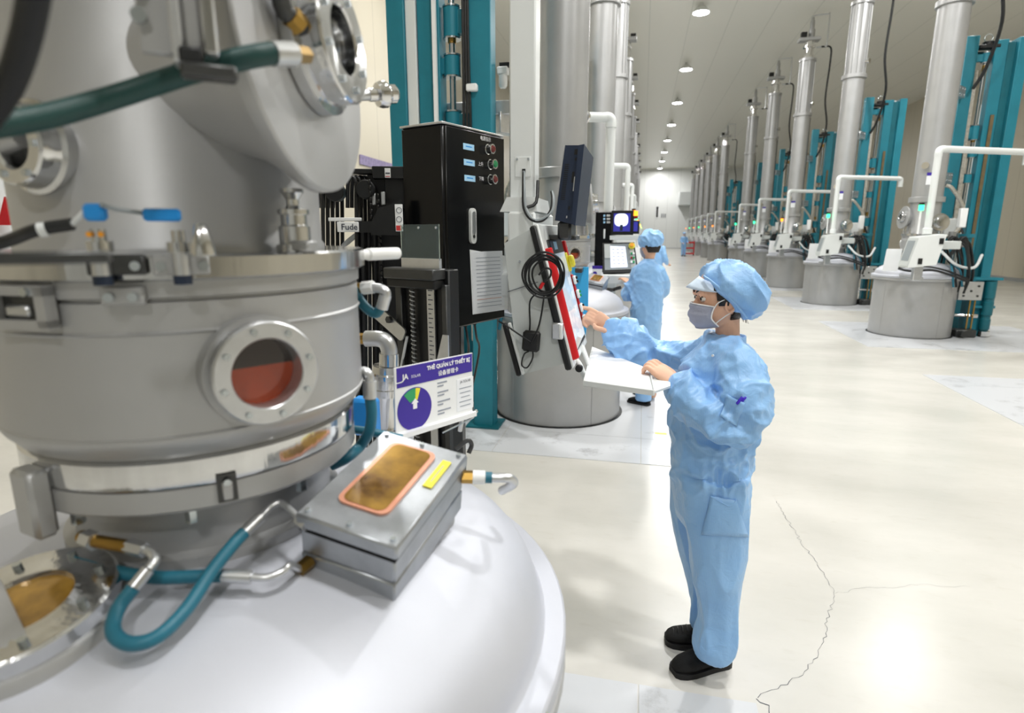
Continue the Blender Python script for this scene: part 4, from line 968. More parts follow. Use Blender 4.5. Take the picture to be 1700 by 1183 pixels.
# side gusset and diagonal steel arm
a, z0 = gx(722, 600); c, z1 = gx(745, 555)
b = MB(); b.prism([(a, z0-.06), (c+.01, z0-.06), (c+.01, z1), (c-.012, z1)], .004, TG @ Matrix.Translation((0, 0, .012))); b.build('gusset', 'alu', gauge)
q0, q1 = G(632, 522, .02), G(675, 560, .02)
u = (q1-q0).normalized(); TL_ = frame(q0, u, nL.cross(u)*1.0, nL)
b = MB(); b.prism(rrect(.145, .046, .012), .006, TL_ @ Matrix.Translation((.05, 0, 0))); arm = b.build('link_arm', 'alu', gauge)
q2 = G(648, 530, .026); b = MB(); b.cyl(q2, q2+nL*.012, .012, n=6); b.build('arm_bolt', 'dark_metal', arm)
b = MB(); b.tube([G(676, 558, .01), G(668, 600, .01), G(660, 640, .01)], .005, 6, 1); b.build('stay_bar', 'wire_white', gauge)
b = MB(); b.box((gc.x+.0, gc.y+.06, gz0/2), (.08, .06, gz0), bev=.004); b.build('stand_post', 'dark_metal', gauge)

# ------------------------------------------------------------------ cable chain rack with hanging ropes
hN = Vector((.30, -.954, 0)).normalized(); hU = Vector((.954, .30, 0))
hP = Vector((2.25*math.sin(azd(600)), 2.25*math.cos(azd(600)), 0))
def Hp(x, y, h=0.0): return onplane(x, y, hP+hN*h, hN)
rack = thing('rope_rack', 'black rack with hanging ropes, drive chains and warning stickers behind the furnace', 'hoist', (hP.x, hP.y, 0))
def hbox(x0, y0, x1, y1, t, h, name, mat, par=rack):
    a, c = Hp(x0, y1, h), Hp(x1, y0, h); T_ = frame((a+c)/2, hU, (0, 0, 1), hN)
    b = MB(); b.box((0, 0, -t/2), (abs((c-a).dot(hU)), abs(c.z-a.z), t), bev=.002, T=T_); return b.build(name, mat, par)
hbox(618, 276, 672, 296, .10, 0, 'top_box', 'black_flat')
hbox(575, 280, 622, 288, .06, -.02, 'top_bar', 'black_flat')
hbox(640, 296, 670, 345, .08, -.03, 'side_housing', 'black_flat')
hbox(640, 290, 672, 900, .06, -.05, 'mast', 'black_flat')
hbox(594, 367, 645, 386, .03, .02, 'cross_bar', 'black_flat')
T_ = frame(Hp(640, 362, .03), hU, (0, 0, 1), hN)
b = MB(); b.prism([(-.05, -.06), (.06, -.06), (.06, .065), (.035, .05), (-.02, .035), (-.05, -.02)], .03, T_); b.build('chain_guard', 'black_flat', rack)
nmp = hbox(560, 368, 595, 385, .008, .03, 'name_plate', 'white_plastic')
hbox(545, 361, 600, 367, .01, .01, 'plate_edge', 'white_plastic')
text('Fude', .030, frame(Hp(580, 377, .0312), hU, (0, 0, 1), hN), 'ink', 'plate_lettering', nmp, bold=.0004)
for (x0, x1, yt) in ((528, 560, 300), (584, 612, 296)):
    n = 5
    for i in range(n):
        x = x0+(x1-x0)*i/(n-1)
        b = MB(); b.tube([Hp(x-7, 345, -.03*i), Hp(x-6, yt+6, -.03*i), Hp(x, yt-2, -.03*i), Hp(x+6, yt+6, -.03*i), Hp(x+8, 345, -.03*i), Hp(x+10, 700, -.03*i), Hp(x+11, 900, -.03*i)], .0075, 8, 5); b.build('rope', 'cable', rack)
    b = MB(); p0 = Hp(x1-5, yt+18, .01); b.cyl(p0-hN*.05, p0+hN*.01, .034, n=20, bev=.004); b.build('pulley', 'rubber', rack)
for x in (594, 602, 612, 622, 630):
    b = MB(); b.tube([Hp(x, 384, -.01), Hp(x+2, 500, -.01), Hp(x+3, 700, -.01)], .0075 if x != 602 else .012, 8, 1); b.build('rope', 'cable', rack)
def chain(x, y0, y1, h):
    b = MB(); a, c = Hp(x, y0, h), Hp(x+4, y1, h); n = int((a-c).length/.019)
    for i in range(n):
        p = a.lerp(c, (i+.5)/n); w_ = .011 if i % 2 else .007
        b.box(p, (w_, .008, .015), bev=.002)
    o = b.build('drive_chain', 'black_flat', rack); o['kind'] = 'stuff'; return o
chain(613, 296, 365, .02); chain(627, 320, 420, .012); chain(632, 386, 620, .012)
for x0, x1 in ((618, 623), (633, 639)): hbox(x0, 318, x1, 340, .01, .0, 'guide_strip', 'alu')
def sticker(x0, y0, x1, y1, bands, nm='warning_sticker', h=.032):
    s_ = hbox(x0, y0, x1, y1, .002, h, nm, 'white_plastic')
    for (a, c, mt) in bands:
        hbox(x0+.8, y0+(y1-y0)*a, x1-.8, y0+(y1-y0)*c, .0015, h+.001, 'sticker_band', mt, s_)
    return s_
sticker(639, 279, 648, 295, ((.82, .9, 'ink_red'), (.45, .6, 'ink')), h=.003)
sticker(622, 364, 637, 386, ((.03, .2, 'ink_red'), (.84, .98, 'ink')), h=.022)
st = sticker(657, 339, 668, 384, ((.78, .97, 'ink_red'),), h=.064)
for yy in (349, 364):
    c_ = Hp(662.5, yy, .0655); b = MB(); b.ring(c_, hN, .0085, .0105, .0008, 20, .0002); b.build('prohibition_ring', 'ink', st)
# bow of white lines behind
for k in range(3):
    b = MB(); b.tube([Hp(590, 388+k*3, -.1), Hp(570, 405+k*3, -.1), Hp(552, 430, -.1)], .005, 6, 3); b.build('white_hose', 'wire_white', rack)
b = MB(); b.box((Hp(606, 600, -.06).x, Hp(606, 600, -.06).y, .03), (.5, .3, .06)); b.build('rack_base', 'black_flat', rack)

# ------------------------------------------------------------------ management card on the dome
cdir = Vector((math.sin(math.radians(28)), math.cos(math.radians(28)), 0)); cN = Vector((cdir.y, -cdir.x, 0))
cP = Vector((1.33*math.sin(azd(652)), 1.33*math.cos(azd(652)), 0))
def Cp(x, y, h=0.0): return onplane(x, y, cP+cN*h, cN)
k0, k1, k2, k3 = Cp(652, 615), Cp(782, 583), Cp(790, 682), Cp(655, 717)
ctr = (k0+k1+k2+k3)/4; cw = (k1-k0).length; ch_ = ((k0-k3).length+(k1-k2).length)/2
cx_ = ((k1-k0)+(k2-k3)).normalized(); cz_ = cN.cross(cx_)
TK = frame(ctr, cx_, cz_, cN)
card = thing('equipment_card', 'white and purple equipment card with a dial, propped behind the dome window', 'sign', (ctr.x, ctr.y, ctr.z-ch_/2))
b = MB(); b.box((0, 0, -.002), (cw, ch_, .004), T=TK); b.build('board', 'white_plastic', card)
hh = ch_*.30
b = MB(); b.box((.002, ch_/2-hh/2-.002, .0004), (cw-.008, hh, .0012), T=TK); b.build('header_band', 'purple', card)
text('THẺ QUẢN LÝ THIẾT BỊ', .0135, TK @ Matrix.Translation((.043, ch_/2-hh*.34, .0016)), 'white_ink', 'title_lettering', card, bold=.0006)
text('设备管理卡', .0140, TK @ Matrix.Translation((.040, ch_/2-hh*.76, .0016)), 'white_ink', 'title_lettering', card, bold=.0002)
text('JA', .018, TK @ Matrix.Translation((-.098, ch_/2-hh*.55, .0016)), 'white_ink', 'logo_lettering', card, bold=.0007)
text('SOLAR', .0095, TK @ Matrix.Translation((-.066, ch_/2-hh*.6, .0016)), 'white_ink', 'logo_lettering', card)
b = MB(); b.prism([(-.128, ch_/2-hh*.80), (-.108, ch_/2-hh*.80), (-.106, ch_/2-hh*.74), (-.126, ch_/2-hh*.76)], .0008, TK @ Matrix.Translation((0, 0, .0012))); b.build('logo_swoosh', 'white_ink', card)
dc = Vector((-.070, -ch_*.19, 0)); dr_ = ch_*.335
b = MB(); b.prism([(dc.x+dr_*math.cos(2*PI*k/48), dc.y+dr_*math.sin(2*PI*k/48)) for k in range(48)], .0014, TK); dial = b.build('dial', 'purple', card)
def sector(a0, a1, r0, r1, mt):
    P = [(dc.x+r1*math.cos(a0+(a1-a0)*k/10), dc.y+r1*math.sin(a0+(a1-a0)*k/10)) for k in range(11)]+[(dc.x+r0*math.cos(a1+(a0-a1)*k/10), dc.y+r0*math.sin(a1+(a0-a1)*k/10)) for k in range(11)]
    b = MB(); b.prism(P, .002, TK); return b.build('dial_sector', mt, dial)
sector(1.52, 2.28, dr_*.42, dr_*.96, 'green_lamp'); sector(1.22, 1.52, dr_*.42, dr_*.96, 'yellow')
b = MB(); b.prism([(dc.x-.006, dc.y+.0), (dc.x+.006, dc.y), (dc.x+.006, dc.y+.014), (dc.x+.011, dc.y+.014), (dc.x, dc.y+.026), (dc.x-.011, dc.y+.014), (dc.x-.006, dc.y+.014)], .0022, TK); b.build('dial_pointer', 'white_ink', dial)
for i, (w1, w2) in enumerate(((.032, .02), (.036, .022), (.042, .018), (.044, .022))):
    for j, w_ in enumerate((w1, w2)):
        b = MB(); b.box((.004+w_/2, ch_*.12-i*.024-j*.008, .0004), (w_, .0035, .001), T=TK); b.build('printed_line', 'ink_faint', card)
b = MB(); b.box((.100, -ch_*.17, .0006), (.060, ch_*.54, .0012), T=TK); sl = b.build('paper_slip', 'paper', card)
text('JA SOLAR', .009, TK @ Matrix.Translation((.100, ch_*.05, .0016)), 'ink', 'slip_lettering', sl)
for i in range(5): b = MB(); b.box((.100, -ch_*.06-i*.012, .0016), (.044-.006*(i % 3), .002, .0006), T=TK); b.build('printed_line', 'ink_faint', sl)
b = MB(); b.box((0, -ch_/2-.006, .006), (cw*1.0, .012, .02), T=TK); b.build('card_rail', 'white_plastic', card)
for dx in (-.08, .09): b = MB(); b.cyl(TK @ Vector((dx, -ch_/2-.01, 0)), TK @ Vector((dx, -ch_/2-.05, -.01)), .006, n=8); b.build('card_leg', 'alu', card)
b = MB(); b.cyl(TK @ Vector((cw/2-.01, -ch_/2-.008, .005)), TK @ Vector((cw/2+.01, -ch_/2-.002, .005)), .006, n=10); b.tube([TK @ Vector((cw/2, -ch_/2, .0)), TK @ Vector((cw/2+.005, -ch_/2-.02, .0)), TK @ Vector((.02, -ch_/2-.035, .0))], .0025, 6, 1); b.build('wire_holder', 'bolt', card)
# grey shackle on the plates behind the card
pz = on_dome(774, 745, .02)
b = MB(); b.tube([atY(757, 745, 1.35), atY(776, 731, 1.36), atY(783, 738, 1.37), atY(778, 752, 1.36)], .006, 8, 4); b.build('lifting_shackle', 'dark_metal', fa)

# ------------------------------------------------------------------ touch-screen console beside the woman
con = thing('touch_console', 'grey tilted touch-screen console with red bumper strips and coiled cable beside the woman', 'control console', (-.36, 2.25, 1.1))
S0 = Vector((-.362, 2.0, 1.722)); S1 = Vector((-.236, 2.0, 1.256)); e_ = (S1-S0).normalized(); LS = (S1-S0).length; nS = Vector((-e_.z, 0, e_.x))
yW = Vector((0, 1, 0)); WID = .50
def CS(s, yy, h=0.0): return S0+e_*s+yW*yy+nS*h
def cbox(s0, s1, y0, y1, t, name, mat, par=con, h0=0.0, bev=.003):
    T_ = frame(CS((s0+s1)/2, (y0+y1)/2, h0), yW, -e_, nS); b = MB(); b.box((0, 0, t/2), (y1-y0, s1-s0, t), bev=bev, T=T_); return b.build(name, mat, par)
pf = [(-.470, 1.672), (-.372, 1.722), (-.246, 1.256), (-.418, 1.203)]
b = MB(); b.prism(pf, WID, frame((0, 2.0+WID, 0), (1, 0, 0), (0, 0, 1), (0, -1, 0))); hs = b.build('housing', 'console_grey', con, smooth=False)
# seams on the side panel
b = MB(); a_, c_ = atY(843, 484, 1.999), atY(893, 468, 1.999); u_ = (c_-a_).normalized(); b.box((a_+c_)/2, ((c_-a_).length, .002, .002), u_.to_track_quat('X', 'Z').to_matrix()); b.build('panel_seam', 'ink', hs)
for x, y in ((863, 434), (880, 560)):
    p = atY(x, y, 1.999); b = MB(); b.cyl(p, p-yW*.003, .004, n=8); b.build('screw', 'bolt', hs)
cbox(-.012, LS+.02, -.004, WID, .014, 'face_plate', 'white_paint')
b = MB(); pA, pB = CS(-.01, -.010, -.004), CS(LS+.022, -.010, -.004); T_ = frame((pA+pB)/2, yW, -e_, nS); b.box((0, 0, 0), (.014, (pB-pA).length, .024), bev=.006, T=T_); b.build('edge_guard', 'rubber', con)
pA, pB = atY(838, 536, 1.99), atY(862, 624, 1.99); u_ = (pB-pA).normalized(); T_ = frame((pA+pB)/2, u_, yW, u_.cross(yW))
b = MB(); b.box((0, 0, 0), ((pB-pA).length, .016, .020), bev=.006, T=T_); b.build('edge_guard', 'rubber', con)
b = MB(); b.box((0, 0.0, .016), ((pB-pA).length*.97, .016, .012), bev=.003, T=T_); b.build('edge_trim', 'white_paint', con)
def bumper(s0, s1, y0, y1):
    b = MB(); p0, p1 = CS(s0, (y0+y1)/2, .018), CS(s1, (y0+y1)/2, .018); b.cyl(p0, p1, (y1-y0)/2, n=18, bev=.004); return b.build('bumper_strip', 'red', con)
bumper(.075, LS-.005, .012, .050)
cbox(.055, .135, WID-.045, WID-.012, .03, 'red_end_strip', 'red')
cbox(.20, LS-.06, WID-.052, WID-.018, .016, 'red_button_strip', 'red', h0=.012)
scf = cbox(.045, LS-.012, .085, WID-.06, .006, 'screen_frame', 'black_flat', h0=.014)
def screen_sh(nt, b):
    tc = nt.nodes.new('ShaderNodeTexCoord'); n = nt.nodes.new('ShaderNodeTexVoronoi'); n.inputs['Scale'].default_value = 26
    mp = nt.nodes.new('ShaderNodeMapping'); mp.inputs['Scale'].default_value = (1, .6, 1.4); nt.links.new(tc.outputs['Object'], mp.inputs[0]); nt.links.new(mp.outputs[0], n.inputs['Vector'])
    cr = nt.nodes.new('ShaderNodeValToRGB'); nt.links.new(n.outputs['Color'], cr.inputs[0]); e = cr.color_ramp.elements; e[0].color = (*lin('b9cbe0'), 1); e[1].color = (*lin('dfe8f2'), 1)
    nt.links.new(cr.outputs[0], b.inputs['Base Color']); nt.links.new(cr.outputs[0], b.inputs['Emission Color']); b.inputs['Emission Strength'].default_value = .25; b.inputs['Roughness'].default_value = .08
shader_mat('screen', screen_sh)
cbox(.10, LS-.03, .10, WID-.075, .003, 'screen', 'screen', scf, h0=.0195, bev=0)
cbox(.052, .088, .11, .28, .003, 'status_display', 'navy', scf, h0=.0195, bev=0)
cbox(.055, .085, .18, .25, .002, 'status_field', 'label_blue', scf, h0=.022, bev=0)
es = cbox(.105, .185, WID-.085, WID-.02, .012, 'emergency_panel', 'yellow', h0=.016)
b = MB(); b.cyl(CS(.145, WID-.052, .026), CS(.145, WID-.052, .05), .026, n=20, bev=.006); b.build('emergency_button', 'yellow', es)
for i, s_ in enumerate((.225, .285, .345, .395)):
    bb = cbox(s_-.018, s_+.018, WID-.062, WID-.022, .012, 'button_plate', 'white_plastic', h0=.026)
    for j in (-1, 1):
        p = CS(s_+j*.008, WID-.042, .037); b = MB(); b.cyl(p, p+nS*.008, .006, n=10); b.build('button', ('green_lamp', 'black_flat')[(i+j) % 2], bb)
# latch bracket low on the side
p = atY(926, 549, 1.985); b = MB(); b.box(p, (.040, .026, .058), bev=.004); lb = b.build('side_latch', 'alu', con)
b = MB(); b.box(p+Vector((.012, -.012, 0)), (.012, .012, .05), bev=.003); b.build('latch_hook', 'white_paint', lb)
# back box, post foot
b = MB(); b.box((-.42, 2.26, 1.60), (.10, .42, .36), bev=.008); b.build('rear_box', 'white_paint', con)
b = MB(); b.prism([(-.075, 0), (.06, 0), (.05, .05), (-.05, .05)], .30, frame((-.425, 2.36, 1.78), (1, 0, 0), (0, 0, 1), (0, -1, 0))); b.build('post_foot', 'white_paint', con)
b = MB(); b.box((-.56, 2.33, 1.50), (.30, .07, .10), bev=.01); b.build('wall_arm', 'white_paint', con)
# power post rising from the console
post = thing('cable_post', 'square white cable post rising from the console to the top edge', 'post', (-.43, 2.14, 1.80))
b = MB(); b.box((-.429, 2.146, 2.34), (.092, .092, 1.08), bev=.006); pb_ = b.build('shaft', 'white_paint', post)
b = MB(); b.tube([(-.429, 2.146, 2.86), (-.429, 2.146, 2.93), (-.47, 2.14, 2.97), (-.6, 2.1, 2.97), (-1.5, 1.6, 2.97)], .046, 14, 2); b.build('elbow', 'white_paint', post)
p = atY(868, 277, 2.0995); b = MB(); b.box(p, (.056, .004, .068), bev=.001); cv = b.build('cover_plate', 'white_paint', post)
for dx in (-.02, .02): b = MB(); b.cyl(p+Vector((dx, -.002, .026)), p+Vector((dx, -.006, .026)), .004, n=8); b.build('screw', 'bolt', cv)
b = MB(); b.box(p+Vector((.004, -.003, -.014)), (.012, .004, .014)); b.build('cable_hole', 'black_flat', cv)
pc = p+Vector((.004, -.004, -.016))
for k in range(2):
    b = MB(); b.tube([pc, atY(869+k, 310, 2.06), atY(870+k*3, 345, 2.04), atY(882+k*3, 364, 2.03), atY(900, 366-k*2, 2.03), atY(914+k*2, 350, 2.04), atY(917+k*2, 330, 2.06), atY(916, 318, 2.08)], .0055, 8, 6); b.build('loose_cable', 'cable' if k == 0 else 'cable_grey', post)
b = MB(); b.tube([atY(872, 345, 2.04), atY(890, 336, 2.06), atY(893, 300, 2.1)], .006, 8, 3); b.build('loose_cable', 'cable', post)
# panel computer on top of the console
pcn = thing('panel_computer', 'dark navy panel computer seen from its vented side above the console', 'computer', (-.27, 2.3, 1.76))
c0, c1, c2, c3 = [atY(x, y, 2.12) for x, y in ((938, 241), (961, 241), (950, 372), (921, 365))]
b = MB(); b.slab([c3, c2, c1, c0], .34) ; bd = b.build('case', 'navy', pcn, smooth=False)
vmax = max(v.co.y for v in bd.data.vertices)
d0, d1, d2, d3 = [atY(x, y, 2.10) for x, y in ((960, 241), (970, 239), (955, 374), (948, 371))]
b = MB(); b.slab([d3, d2, d1, d0], .38); b.build('screen_frame', 'navy', pcn, smooth=False)
d0, d1, d2, d3 = [atY(x, y, 2.11) for x, y in ((936, 241), (938, 241), (921, 366), (919, 364))]
b = MB(); b.slab([d3, d2, d1, d0], .36); b.build('back_edge', 'alu', pcn, smooth=False)
for i in range(18):
    y = 272+i*3.4; x = 941-(y-272)*.125
    q = [atY(a, c, 2.1185) for a, c in ((x-3, y), (x+4, y), (x+3.7, y+1.6), (x-3.3, y+1.6))]; b = MB(); b.add(q, [(0, 1, 2, 3)]); b.build('vent_slot', 'black_flat', bd, smooth=False)
for (x, y, ww, hh_, mt) in ((957, 252, 6, 9, 'black_flat'), (956, 264, 3, 5, 'black_flat'), (952, 294, 4, 18, 'black_flat'), (954, 305, 1.6, 24, 'alu'), (945, 345, 3, 6, 'black_flat'), (941, 360, 2, 4, 'alu')):
    q = [atY(a, c, 2.1175) for a, c in ((x-ww/2, y-hh_/2), (x+ww/2, y-hh_/2), (x+ww/2-.1*hh_, y+hh_/2), (x-ww/2-.1*hh_, y+hh_/2))]; b = MB(); b.add(q, [(0, 1, 2, 3)]); b.build('side_port', mt, bd, smooth=False)
b = MB(); b.box(((c2+c3)/2+Vector((0, .1, -.03))), (.05, .16, .07), bev=.01); b.box(((c2+c3)/2+Vector((-.03, .12, -.055))), (.14, .14, .02), bev=.004); b.build('stand', 'dark_metal', pcn)
# coil of cable and adapter on the side panel
coil = thing('coiled_cable', 'coil of black cable hanging on the side of the grey console', 'cable', tuple(atY(912, 500, 1.96)))
cc = atY(905, 456, 1.955)
for k in range(6):
    r = .050+.004*k; ox = random.uniform(-.005, .005); oz = random.uniform(-.006, .006); b = MB()
    b.tube([cc+Vector((ox+r*(1.02+.05*math.sin(3*a+k))*math.cos(a)*(1 if k % 2 else .93), -.003*k, oz+r*1.08*math.sin(a))) for a in [2*PI*i/14 for i in range(14)]], .0034, 8, 4, closed=True); b.build('cable_loop', 'cable', coil)
b = MB(); b.tube([cc+Vector((-.02, -.01, .0)), cc+Vector((0, -.012, .022)), cc+Vector((.02, -.012, .018)), cc+Vector((.018, -.012, -.006)), cc+Vector((-.01, -.012, -.03)), cc+Vector((-.018, -.01, -.05))], .0034, 8, 5); b.build('cable_loop', 'cable', coil)
b = MB(); b.box(cc+Vector((-.008, -.018, -.035)), (.010, .008, .022), Matrix.Rotation(.5, 3, 'Y')); b.build('red_tie', 'red', coil)
ad = atY(882, 566, 1.975)
b = MB(); b.tube([cc+Vector((-.02, -.006, -.055)), atY(880, 500, 1.965), atY(880, 535, 1.965), ad+Vector((-.006, 0, .04))], .003, 8, 5); b.build('cable_tail', 'cable', coil)
b = MB(); b.tube([cc+Vector((.0, -.006, -.058)), atY(899, 520, 1.965), atY(893, 545, 1.955), ad+Vector((.002, -.016, -.006))], .003, 8, 5); b.build('cable_tail', 'cable', coil)
adp = thing('power_adapter', 'black power adapter brick on the side of the grey console', 'adapter', tuple(ad-Vector((0, 0, .04))))
b = MB(); b.box(ad, (.062, .026, .074), Matrix.Rotation(.08, 3, 'Y'), bev=.008); b.build('case', 'black_flat', adp)
b = MB(); b.tube([ad+Vector((.006, 0, -.036)), atY(884, 595, 1.965), atY(875, 610, 1.965), atY(866, 605, 1.965), atY(870, 588, 1.965), ad+Vector((-.008, -.004, -.036))], .0028, 8, 5); b.build('lead', 'cable', adp)
b = MB(); b.tube([ad+Vector((.0, -.014, 0)), atY(862, 555, 1.96), atY(840, 540, 1.96), atY(828, 533, 1.97)], .003, 8, 4); b.build('lead', 'cable', adp)
# tray
ZT = 1.2
tray = thing('paper_tray', 'white hinged tray with paper under the hands of the woman', 'tray', (-.05, 2.25, 1.18))
t0, t1, t2, t3 = atZ(968, 634, ZT), atZ(1086, 650, ZT), atZ(1078, 612, ZT), atZ(983, 575, ZT)
b = MB(); b.slab([t0, t1, t2, t3], .012); b.build('tray_plate', 'white_paint', tray)
b = MB(); b.slab([t.lerp((t0+t1+t2+t3)/4, .06)+Vector((0, 0, .002)) for t in (t0, t1, t2, t3)], .0015); b.build('paper_sheet', 'paper', tray, smooth=False)
e0, e1, e2, e3 = atZ(1087, 649, ZT-.006), atZ(1113, 640, ZT-.006), atZ(1112, 628, ZT-.006), atZ(1078, 612, ZT-.006)
b = MB(); b.slab([e0, e1, e2, e3], .008); b.build('side_flap', 'white_paint', tray)
for a_, c_ in ((t0, t1), (t1, t2)):
    m_ = (a_+c_)/2; u_ = (c_-a_); b = MB(); b.box(m_+Vector((0, 0, -.004)), (u_.length, .006, .020), u_.to_track_quat('X', 'Z').to_matrix(), bev=.002); b.build('tray_lip', 'white_paint', tray)
kn = atY(961, 612, 2.06)
b = MB(); b.cyl(kn+Vector((0, .03, 0)), kn, .014, n=16, bev=.003); b.build('arm_knob', 'black_flat', tray)
b = MB(); b.tube([atY(962, 560, 2.12), atY(952, 588, 2.1), kn+Vector((0, .02, .01)), atY(972, 628, 2.1), t0+Vector((.02, .03, -.012))], .011, 10, 4); b.build('tray_arm', 'white_paint', tray)
b = MB(); b.tube([atY(966, 575, 2.3), atY(975, 600, 2.25), t0.lerp(t3, .4)+Vector((.01, 0, -.012))], .011, 10, 3); b.build('tray_arm', 'white_paint', tray)
# blue folder hanging behind the console
f_ = [atY(x, y, 2.56) for x, y in ((949, 444), (977, 443), (976, 520), (972, 558), (962, 562), (949, 556))]
b = MB(); b.slab(f_[::-1], .012); fo = tag(b.build('blue_folder', 'blue_folder', None, smooth=False), 'bright blue plastic folder hanging behind the touch-screen console', 'folder')

b = MB(); b.box((f_[0]+f_[1])/2+Vector((0, -.03, -.01)), (.03, .07, .02), bev=.003); b.build('folder_hook', 'dark_metal', con)
# ------------------------------------------------------------------ small setting details on the left
purple_b = MB(); q = [atX(x, y, X0+.03) for x, y in ((598, 256), (662, 275), (662, 290), (598, 272))]
purple_b.slab([q[0], q[3], q[2], q[1]], .02); tag(purple_b.build('wall_banner', 'purple_pale', None, smooth=False), 'faded purple slogan banner on the cream left wall', 'sign')
b = MB(); a_, c_ = atY(720, 178, 4.985), atY(862, 184, 4.985); b.box((a_+c_)/2, ((c_-a_).length, .05, .11), bev=.006)
tag(b.build('cable_rail', 'alu'), 'grey metal rail running between the teal posts', 'rail')
fl = thing('air_filter', 'small white air filter on a bracket left of the big tube', 'filter', tuple(atY(835, 140, 5.0)))
c = atY(835, 118, 5.0); b = MB(); b.box(c, (.09, .07, .06), bev=.008); b.build('head', 'lamp_body', fl)
b = MB(); b.lathe([(.032, 0), (.036, -.02), (.036, -.08), (.024, -.10), (.001, -.105)], 16, TR(c-Vector((0, 0, .03))), cap=False); b.build('bowl', 'lamp_body', fl)
b = MB(); b.box(c+Vector((.03, .02, .05)), (.12, .05, .03)); b.tube([c+Vector((.06, 0, .05)), c+Vector((.14, 0, .05)), c+Vector((.14, .1, .05))], .02, 8, 1); b.build('bracket', 'black_flat', fl)

# ------------------------------------------------------------------ the operator's station of the second furnace
YB = 6.45
st2 = thing('operator_station', 'black and white control station with two screens before the operator', 'control console', (.0, YB, 0))
def ybox(x0, y0, x1, y1, name, mat, par=st2, Y=YB, t=.03, bev=.004):
    a, c = atY(x0, y1, Y), atY(x1, y0, Y); b = MB(); b.box(((a.x+c.x)/2, Y+t/2, (a.z+c.z)/2), (abs(c.x-a.x), t, abs(c.z-a.z)), bev=bev); return b.build(name, mat, par)
cb = ybox(986, 352, 1018, 452, 'cabinet', 'black_paint', t=.25, Y=YB+.06)
for i in range(3):
    ybox(1001.5, 356+i*5.5, 1005, 359.5+i*5.5, 'blue_label', 'label_blue', cb, YB+.054, .004, 0)
    ybox(1007, 356+i*5.5, 1013, 359.5+i*5.5, 'push_button', 'lamp_body', cb, YB+.05, .01, .002)
ybox(1001.5, 380, 1005, 396, 'door_handle', 'white_plastic', cb, YB+.05, .012, .004)
mo = ybox(1014, 349, 1053, 390, 'camera_monitor', 'black_flat', t=.05)
def crys_sh(nt, b):
    b.inputs['Base Color'].default_value = (*lin('2a2a78'), 1); b.inputs['Emission Color'].default_value = (*lin('3a3aa8'), 1); b.inputs['Emission Strength'].default_value = .6; b.inputs['Roughness'].default_value = .1
shader_mat('screen_violet', crys_sh)
ms = ybox(1018, 354, 1047, 384, 'monitor_screen', 'screen_violet', mo, YB-.004, .006, 0)
M('screen_white', 'dfe6fa', .2, emit='e6ecff', estr=.9)
cc_ = atY(1031.5, 365, YB-.006); r_ = (atY(1043, 365, YB-.006)-cc_).length
b = MB(); b.prism([(math.copysign(abs(math.cos(t))**.7, math.cos(t))*r_, math.copysign(abs(math.sin(t))**.75, math.sin(t))*r_*.92) for t in [2*PI*k/28 for k in range(28)]], .003, frame(cc_, (1, 0, 0), (0, 0, 1), (0, -1, 0))); b.build('crystal_image', 'screen_white', mo)
ybox(1029, 373, 1034, 383, 'seed_image', 'navy', mo, YB-.0095, .002, 0)
m2_ = ybox(1050, 366, 1062, 388, 'side_monitor', 'black_flat', t=.04)
ybox(1051.5, 368, 1059, 384, 'side_screen', 'screen_violet', m2_, YB-.004, .005, 0)
b = MB(); c = atY(1055.5, 355, YB); b.cyl(c-Vector((0, 0, .05)), c-Vector((0, 0, .02)), .022, n=12); bl = b.build('beacon', 'red_lamp', st2)
b = MB(); b.cyl(c-Vector((0, 0, .02)), c+Vector((0, 0, .03)), .022, n=12); b.build('beacon_light', 'led_orange', bl)
ybox(1012, 391, 1062, 398, 'white_rail', 'white_paint', t=.08)
def pan(x, y, h=0.0):          # tilted panel plane
    n_ = Vector((0, -.93, .37)).normalized(); return onplane(x, y, atY(1028, 428, YB-.02)+n_*h, n_)
def pslab(pts, name, mat, par, h, t):
    b = MB(); b.slab([pan(x, y, h) for x, y in pts][::-1], t); return b.build(name, mat, par, smooth=False)
pl = pslab(((1000, 403), (1053, 402), (1060, 451), (1001, 453)), 'touch_panel', 'black_flat', st2, 0, .05)
pslab(((1003, 405), (1051, 404), (1057, 446), (1004, 448)), 'panel_face', 'cable_grey', pl, .004, .006)
pslab(((1013, 408), (1038, 409), (1042, 443), (1014, 444)), 'panel_screen', 'screen_white', pl, .008, .004)
for r in range(5):
    for cidx in range(3):
        x, y = 1016+cidx*7.5+r*.5, 413+r*6; pslab(((x, y), (x+4, y), (x+4, y+1), (x, y+1)), 'screen_item', 'ink_faint', pl, .010, .002)
pslab(((1003, 405), (1013, 405), (1013, 428), (1004, 428)), 'taped_note', 'console_grey', pl, .010, .003)
pslab(((1044, 405), (1051, 405), (1056, 444), (1048, 444)), 'button_panel', 'console_grey', pl, .008, .004)
p = pan(1049, 408.5, .012); b = MB(); nP = Vector((0, -.93, .37)).normalized(); b.cyl(p, p+nP*.03, .034, n=18, bev=.006); es = b.build('emergency_button', 'yellow', pl)
b = MB(); b.cyl(p+nP*.03, p+nP*.05, .020, n=14); b.build('button_cap', 'yellow_amber', es)
for i, mt in enumerate(('green_lamp', 'white_plastic', 'red_lamp', 'green_lamp', 'white_plastic', 'green_lamp')):
    p = pan(1048.5+3.5*(i % 2), 421+7*(i//2), .012); b = MB(); b.cyl(p, p+nP*.015, .012, n=12); b.build('panel_button', mt, pl)
a, c = atY(1000, 465, YB+.02), atY(1056, 453, YB+.02)
